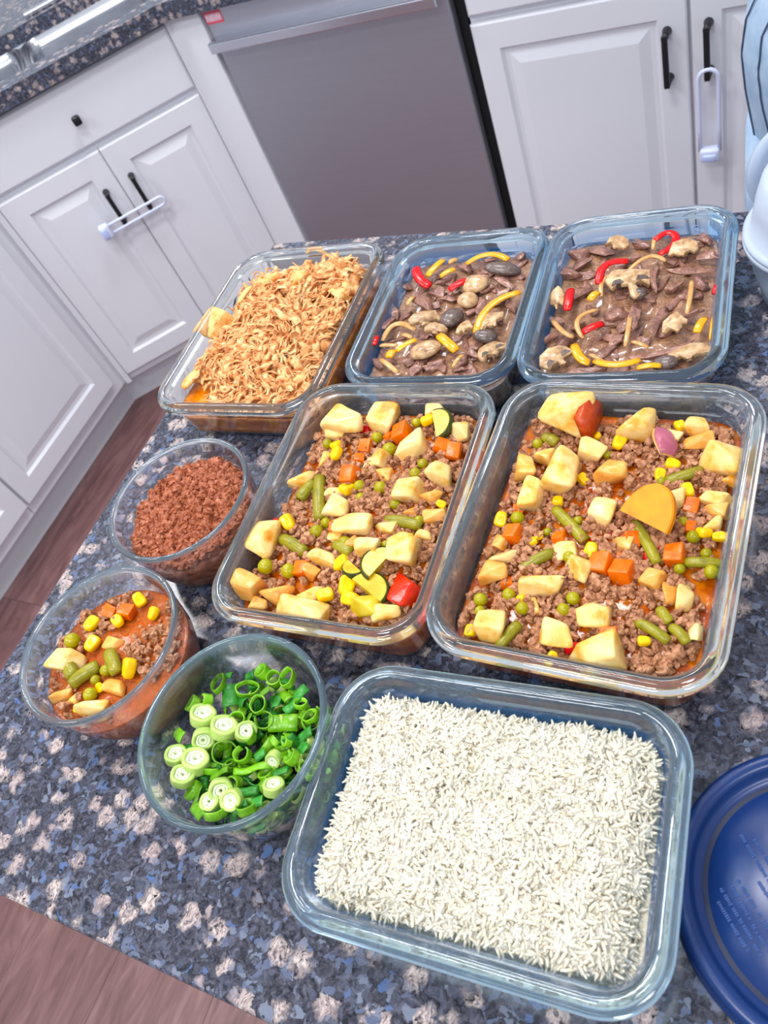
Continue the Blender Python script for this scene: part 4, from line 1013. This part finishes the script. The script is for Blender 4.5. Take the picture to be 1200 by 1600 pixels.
def hollow(p, r, h_, tilt, sq=1.0, gap=0.0, mat='sc_green', lab=None):
    o = obj('scallion_ring', ring_mesh('scallion_ring', r, max(.0009, r*.13), h_, sq, gap), M[mat], None, tuple(p), tilt)
    pile.add(o, 'hollow green scallion ring', 'scallion', p, lab); return o
def leaf(p, ln2, wd, rot, curl, mat='sc_dark', lab=None):
    nx, ny = 9, 5; V = []; t_ = .0007
    for s_ in (1, -1):
        for i in range(nx):
            for j in range(ny):
                x, y = (i/(nx-1)-.5)*ln2, (j/(ny-1)-.5)*wd
                a = curl*(j/(ny-1)-.5); V.append((x, (wd/curl*math.sin(a)) if abs(curl) > .01 else y, (wd/curl*(math.cos(a)-1)) + s_*t_/2+.0016*math.sin(x*260)))
    F = []; N = nx*ny
    for i in range(nx-1):
        for j in range(ny-1):
            q = (i*ny+j, (i+1)*ny+j, (i+1)*ny+j+1, i*ny+j+1); F.append(q); F.append(tuple(N+k_ for k_ in q[::-1]))
    for i in range(nx-1):
        F.append((i*ny, N+i*ny, N+(i+1)*ny, (i+1)*ny)); F.append((i*ny+ny-1, (i+1)*ny+ny-1, N+(i+1)*ny+ny-1, N+i*ny+ny-1))
    for j in range(ny-1):
        F.append((j, j+1, N+j+1, N+j)); F.append(((nx-1)*ny+j, N+(nx-1)*ny+j, N+(nx-1)*ny+j+1, (nx-1)*ny+j+1))
    o = obj('scallion_leaf', mesh('scallion_leaf', V, F), M[mat], None, tuple(p), rot); pile.add(o, 'cut scallion leaf piece', 'scallion', p, lab); return o
ZS = .042
TOCAM = (-.42, .02)
for u, v, s_, tx, ty in ((440, 560, 130, -.5, .3), (563, 632, 138, -.5, .3), (398, 825, 138, -.45, .25), (322, 912, 120, -.4, .4), (443, 690, 112, .5, .8), (545, 990, 124, .3, .7), (610, 1048, 116, .6, .2), (855, 975, 112, -.5, .1), (282, 790, 108, -.4, .3), (690, 650, 108, -.2, .6), (480, 1060, 100, .2, .3), (855, 810, 90, .9, .3)):
    disc(u, v, s_, ZS+.006, (tx+random.uniform(-.12, .12), ty, 0), None)
for u, v, wd, ht, gp in ((700, 400, 122, 88, 0), (762, 490, 112, 92, 0), (530, 365, 132, 84, 0), (790, 300, 84, 100, 0), (857, 340, 84, 80, .3), (935, 335, 112, 84, 0), (640, 578, 84, 92, 0), (800, 585, 112, 100, .4), (705, 655, 132, 84, .3), (1012, 485, 74, 112, 0), (1070, 560, 92, 112, 0), (570, 775, 134, 150, .4), (670, 785, 92, 130, .5), (380, 995, 112, 122, 0), (512, 1112, 122, 122, 0), (930, 700, 84, 56, .3), (380, 485, 92, 100, .3), (460, 470, 70, 90, .4), (900, 770, 110, 80, .5), (820, 900, 100, 90, .4), (700, 1090, 120, 90, .4), (960, 800, 90, 80, .4), (620, 960, 90, 90, .5), (500, 870, 120, 70, .6)):
    zz = ZS+random.uniform(.002, .006); mx = OB.m(u, v, zz)[0]
    hollow(OB.p(u, v, zz), wd*mx*.5, random.uniform(.003, .007), (random.uniform(-.8, .2), random.uniform(-.3, .6), random.uniform(0, 3)), min(1, max(.55, ht/wd)), gp)
for (u0, v0), (u1, v1), wd in (((825, 605), (990, 590), 90), ((905, 525), (1050, 390), 60), ((590, 370), (600, 500), 90), ((985, 680), (1080, 640), 70), ((620, 880), (840, 840), 46), ((680, 320), (740, 305), 66), ((255, 640), (330, 690), 60), ((770, 415), (830, 390), 56), ((390, 1060), (450, 1140), 100), ((700, 1195), (800, 1175), 70), ((300, 740), (420, 740), 50), ((560, 310), (610, 320), 40), ((640, 450), (690, 480), 80), ((870, 430), (860, 510), 60), ((470, 900), (600, 870), 50), ((740, 800), (800, 760), 60), ((900, 400), (950, 470), 60), ((840, 720), (870, 690), 60), ((760, 980), (820, 930), 70), ((650, 1000), (760, 990), 50), ((850, 880), (940, 870), 56), ((1000, 720), (1050, 760), 60), ((600, 1120), (700, 1060), 60), ((720, 1060), (790, 1050), 60)):
    zz = ZS+random.uniform(.002, .007); p0, p1 = OB.p(u0, v0, zz), OB.p(u1, v1, zz); dl = p1-p0
    leaf((p0+p1)/2, np.linalg.norm(dl), wd*OB.m(u0, v0, zz)[0], (random.uniform(-.5, .3), random.uniform(-.2, .2), math.atan2(dl[1], dl[0])), random.choice((.8, 1.4, 2.2)), random.choice(('sc_dark', 'sc_dark', 'sc_green')))
pile.finish()
# pieces deeper in the pile, only glimpsed between the upper ones and through the glass: one mass
from mathutils import Euler
bV, bF, bM, k_, nb = [], [], [], 0, 0
mats_ = [M['sc_green'], M['sc_dark'], M['sc_light']]
while k_ < 230:
    x, y = random.uniform(-.06, .06), random.uniform(-.06, .06); zz = random.uniform(.009, .042)
    if not d.inside(x, y, zz, .009): continue
    if zz > .03 and x < -.035: continue
    p = d.world([(x, y, zz)])[0]; rot = (random.uniform(-1, 1), random.uniform(-1, 1), random.uniform(0, 6.28))
    if k_ % 5 < 3: o = obj('tmp', ring_mesh('tmp', random.uniform(.0042, .0075), .0010, random.uniform(.004, .008), random.uniform(.6, 1), random.choice((0, 0, .4)), 16), None, None, tuple(p), rot)
    else: o = leaf(p, random.uniform(.009, .017), random.uniform(.006, .010), rot, 1.4)
    mw = Matrix.Translation(p.tolist()) @ Euler(rot).to_matrix().to_4x4(); me = o.data
    bV += [tuple(mw @ v_.co) for v_ in me.vertices]; bF += [tuple(i_+nb for i_ in f.vertices) for f in me.polygons]
    bM += [random.choice((0, 0, 1, 1, 2))]*len(me.polygons); nb += len(me.vertices)
    bpy.data.objects.remove(o); k_ += 1
bme = mesh('chopped_scallions', bV, bF)
for m_ in mats_: bme.materials.append(m_)
bme.polygons.foreach_set('material_index', bM)
tag(obj('chopped_scallions', bme), 'chopped green scallions packed under the top pieces in the scallion bowl', 'scallions', None, 'stuff')

# ------------------------------------------------------------------ blue lid
M['lid'] = plain('navy_plastic', srgb(10, 44, 100), .3)
M['lid_groove'] = plain('navy_plastic_groove', srgb(5, 18, 56), .4)
LX, LY, LR = .0317, .1176, .0775
prof = [(LR-.006, 0), (LR-.002, .0), (LR, .002), (LR-.0005, .005), (LR-.0032, .0062), (LR-.0034, .0075), (LR-.0016, .0088), (LR-.0018, .0125), (LR-.0042, .0148), (LR-.0082, .0148), (LR-.0105, .0128), (LR-.0118, .0092), (LR-.0140, .0078), (.0617, .0078), (.0610, .0062), (.0585, .0062), (.0578, .0078), (.02, .0080), (.001, .0080)]
V, F = loft([lift(circle(r, 110), z_) for r, z_ in prof], True, False, True)
Vb, Fb = loft([lift(circle(r, 110), z_) for r, z_ in ((.001, .0058), (LR-.014, .0058), (LR-.010, .004), (LR-.006, 0))], True, True, False)
lid = obj('storage_lid', mesh('storage_lid', *join([(V, F), (Vb, Fb)])), M['lid'], None, (LX, LY, .0003)); tag(lid, 'round navy blue plastic lid with raised text beside the rice dish', 'lid')
gv, gf = loft([lift(circle(r, 110), z_) for r, z_ in ((.0611, .0064), (.0584, .0064))], True)
obj('ring_groove', mesh('ring_groove', gv, gf), M['lid_groove'], lid)
# rows of raised lettering (too small to read): word-length bars
M['lid_text'] = plain('navy_raised_print', srgb(10, 62, 126), .4)
LT = Crop(1100, 1160, 3.64); parts_ = []
for a, b_ in (((210, 525), (390, 825)), ((285, 550), (410, 750)), ((80, 905), (245, 1180)), ((95, 830), (215, 1025)), ((225, 1040), (325, 1215)), ((160, 815), (300, 1080)), ((315, 1100), (420, 1270)), ((190, 780), (330, 1000)), ((332, 1012), (430, 1160)), ((310, 790), (440, 1000))):
    p0, p1 = LT.p(*a, .0085), LT.p(*b_, .0085); dl = p1-p0; ln2 = np.linalg.norm(dl); dr = dl/ln2; nr_ = np.array([-dr[1], dr[0], 0]); x_ = 0.0; k_ = 0; wl = random.randint(4, 9)
    while x_ < ln2:
        g = random.uniform(.0007, .0011); c = p0+dr*x_-np.array([LX, LY, .0085+.0003])
        if random.random() < .9:
            b = np.array([c-nr_*g, c+dr*.0008-nr_*g, c+dr*.0008+nr_*g, c+nr_*g]); b[:, 2] = .0077
            parts_.append(loft([b, b+[0, 0, .0006]], True, False, True))
        x_ += .00115; k_ += 1
        if k_ >= wl: x_ += .0011; k_ = 0; wl = random.randint(4, 9)
Vt, Ft = join(parts_)
ro = obj('raised_print', mesh('raised_print', Vt, Ft, False), M['lid_text'], lid); ro['kind'] = 'stuff'

# ------------------------------------------------------------------ frosted plastic tubs
def frosted():
    m, nt, b = new_mat('frosted_plastic')
    b.inputs['Base Color'].default_value = srgb(226, 236, 250); b.inputs['Roughness'].default_value = .28
    b.inputs['Transmission Weight'].default_value = .55; b.inputs['IOR'].default_value = 1.2
    return m
M['frost'] = frosted()
def tub_mesh(R, H, Rb, T=.0011, n=64, flute=0.0):
    prof = [(.002, .0), (Rb-.004, .0), (Rb, .003), (Rb+(R-Rb)*.5, H*.5), (R-.003, H-.006), (R, H-.005), (R+.0022, H-.003), (R+.002, H), (R-.001, H), (R-.003-T, H-.005), (Rb+(R-Rb)*.5-T, H*.5), (Rb-T, .004), (Rb-.005, .0012), (.002, .0012)]
    rings = []
    for r, z_ in prof:
        a = np.arange(n)/n*2*PI; rr = r*(1+flute*np.sin(a*12)*(1 if .1*H < z_ < .85*H else 0)); rings.append(np.c_[rr*np.cos(a), rr*np.sin(a), np.full(n, z_)])
    V, F = loft(rings, True, True, True); return mesh('tub', V, F)
TX, TY = -.003, .588
G = 'frosted plastic tubs'
t1 = obj('plastic_tub', tub_mesh(.060, .058, .047, flute=.012), M['frost'], None, (TX, TY, .0003)); tag(t1, 'frosted plastic tub standing upright on the worktop, bottom of its stack', 'tub', G)
t2 = obj('plastic_tub', tub_mesh(.063, .048, .053, flute=.014), M['frost'], None, (TX+.003, TY+.002, .0587+.048), (PI, 0, .4)); tag(t2, 'upturned frosted plastic tub on top of the stack', 'tub', G)
lr = [lift(circle(r, 64), z_) for r, z_ in ((.002, .0), (.047, .0), (.0495, .004), (.054, .004), (.057, .0), (.058, .001), (.0565, .006), (.049, .006), (.046, .0014), (.002, .0014))]
V, F = loft(lr, True, True, True)
t3 = obj('storage_lid', mesh('storage_lid', V, F), M['frost'], None, (-.014, .668, .0580), (1.66, 0, .12)); tag(t3, 'round frosted plastic lid standing upright behind the tubs', 'lid')

# ------------------------------------------------------------------ person in jeans, mostly out of frame
M['denim'] = food('light_wash_denim', [(.3, (150, 172, 196)), (.6, (172, 190, 210)), (.8, (188, 204, 222))], 40, .8, .3, 0, bscale=900, bdist=.0006)
M['seam'] = plain('denim_seam', srgb(62, 76, 104), .8)
M['shirt'] = food('pale_blue_shirt', [(.3, (164, 192, 218)), (.7, (186, 210, 232))], 30, .8, .2)
M['skin'] = food('skin', [(.3, (214, 170, 142)), (.7, (222, 180, 152))], 20, .5, .05)
PX, PY, FZ = .062, .985, -.92
def skin_body():
    me = bpy.data.meshes.new('person')
    J = [(0, 0, .95), (0, 0, 1.10), (0, 0, 1.28), (0, 0, 1.40), (0, -.005, 1.47), (0, .01, 1.535), (0, .012, 1.63),
         (-.085, 0, .88), (-.095, .01, .50), (-.1, -.01, .09), (-.1, .08, .04), (.085, 0, .88), (.095, .01, .50), (.1, -.01, .09), (.1, .08, .04),
         (-.165, 0, 1.37), (-.215, .03, 1.12), (-.16, .24, 1.05), (-.13, .31, 1.05), (.165, 0, 1.37), (.215, .03, 1.12), (.16, .24, 1.05), (.13, .31, 1.05)]
    E_ = [(0, 1), (1, 2), (2, 3), (3, 4), (4, 5), (5, 6), (0, 7), (7, 8), (8, 9), (9, 10), (0, 11), (11, 12), (12, 13), (13, 14), (3, 15), (15, 16), (16, 17), (17, 18), (3, 19), (19, 20), (20, 21), (21, 22)]
    Rr = [.12, .105, .12, .09, .05, .075, .075, .085, .055, .038, .035, .085, .055, .038, .035, .05, .042, .03, .035, .05, .042, .03, .035]
    me.from_pydata([Vector(j) for j in J], E_, []); o = obj('person', me, M['skin'], None, (PX, PY, FZ))
    md = o.modifiers.new('skin', 'SKIN'); 
    for v_, r in zip(me.skin_vertices[0].data, Rr): v_.radius = (r, r*.85)
    me.skin_vertices[0].data[0].use_root = True
    sb_ = o.modifiers.new('sub', 'SUBSURF'); sb_.levels = 1; sb_.render_levels = 2
    return o
per = skin_body(); tag(per, 'person in light blue jeans standing behind the island, cut off by picture edge', 'person')
def ell(cx, cy_, a, b_, z_, n=40, p=2.3):
    t = np.arange(n)/n*2*PI
    c, s_ = np.cos(t), np.sin(t)
    return np.c_[cx+a*np.sign(c)*np.abs(c)**(2/p), cy_+b_*np.sign(s_)*np.abs(s_)**(2/p), np.full(n, z_)]
hips = [(1.02, .134, .098), (.985, .142, .104), (.96, .152, .112), (.925, .168, .124), (.89, .172, .128), (.85, .168, .124), (.80, .160, .114), (.76, .150, .100)]
V1, F1 = loft([ell(0, -.01*(z_ < .95), a, b_, z_) for z_, a, b_ in hips], True, False, True)
legs = []
for s_ in (-1, 1):
    legs.append(loft([ell(s_*x_, y_, a, b_, z_, 28) for x_, y_, a, b_, z_ in ((.085, -.005, .082, .105, .80), (.088, 0, .080, .098, .70), (.092, .008, .064, .076, .50), (.096, 0, .056, .066, .35), (.1, -.01, .052, .064, .05), (.1, -.008, .052, .066, -.03))], True, True, True))
jeans = obj('jeans', mesh('jeans', *join([(V1, F1)]+legs)), M['denim'], per, (0, 0, .05))
def hip_point(z_, t, out=.0):
    zs = [q[0] for q in hips][::-1]; a = np.interp(z_, zs, [q[1] for q in hips][::-1])+out; b_ = np.interp(z_, zs, [q[2] for q in hips][::-1])+out
    e = ell(0, -.01*(z_ < .95), a, b_, z_, 720); return e[int(round(t/(2*PI)*720)) % 720]
def seam_line(pts, r=.0010):
    return tube_mesh('seam', [hip_point(z_, t, .0006) for z_, t in pts], r, 6)
def polyline(pts, n=24):
    pts = np.array(pts); s_ = np.linspace(0, len(pts)-1, n); i = np.arange(len(pts))
    return list(zip(np.interp(s_, i, pts[:, 0]), np.interp(s_, i, pts[:, 1])))
obj('side_seam', seam_line(polyline([(1.015, 3.72), (.96, 3.74), (.92, 3.70), (.86, 3.72), (.78, 3.82)])), M['seam'], jeans)
obj('hip_seam', seam_line(polyline([(.985, 3.40), (.94, 3.36), (.90, 3.34), (.85, 3.36), (.79, 3.46)])), M['seam'], jeans)
obj('pocket_hem', seam_line(polyline([(.952, 3.78), (.944, 4.3)]), .0009), M['seam'], jeans); obj('pocket_hem', seam_line(polyline([(.938, 3.78), (.930, 4.3)]), .0009), M['seam'], jeans)
obj('waistband', mesh('waistband', *loft([ell(0, 0, a, b_, z_) for z_, a, b_ in ((1.035, .136, .100), (1.036, .139, .103), (1.0, .144, .107), (.999, .140, .104))], True)), M['denim'], jeans)
rp = hip_point(.946, 3.80, .002); rvv, rff = loft([lift(circle(r, 16), z_) for r, z_ in ((.0045, 0), (.0045, .0015), (.003, .0022), (.0012, .0018))], True, True, True)
rv = obj('rivet', mesh('rivet', rvv, rff), plain('copper_rivet', srgb(150, 70, 84), .35, .6), jeans, tuple(rp), (PI/2, 0, -.4))
ts = [(1.02, .142, .108), (1.10, .138, .105), (1.2, .15, .11), (1.32, .17, .11), (1.40, .14, .09), (1.44, .07, .065)]
V1, F1 = loft([ell(0, 0, a, b_, z_) for z_, a, b_ in ts], True)
slv = []
for s_ in (-1, 1):
    slv.append(tube([(s_*.15, 0, 1.37), (s_*.19, .01, 1.25), (s_*.215, .03, 1.12), (s_*.19, .14, 1.08)], [.068, .062, .058, .050], 16, True))
obj('shirt', mesh('shirt', *join([(V1, F1)]+slv)), M['shirt'], per, (0, 0, .05))
hv, hf_ = loft([lift(circle(r, 28), z_)*np.array([1, 1.12, 1])+np.array([0, -.012, 0]) for r, z_ in ((.05, 1.50), (.088, 1.54), (.096, 1.60), (.088, 1.66), (.05, 1.705), (.005, 1.715))], True, True, True)
obj('hair', mesh('hair', hv, hf_), plain('dark_hair', srgb(46, 34, 30), .6), per)
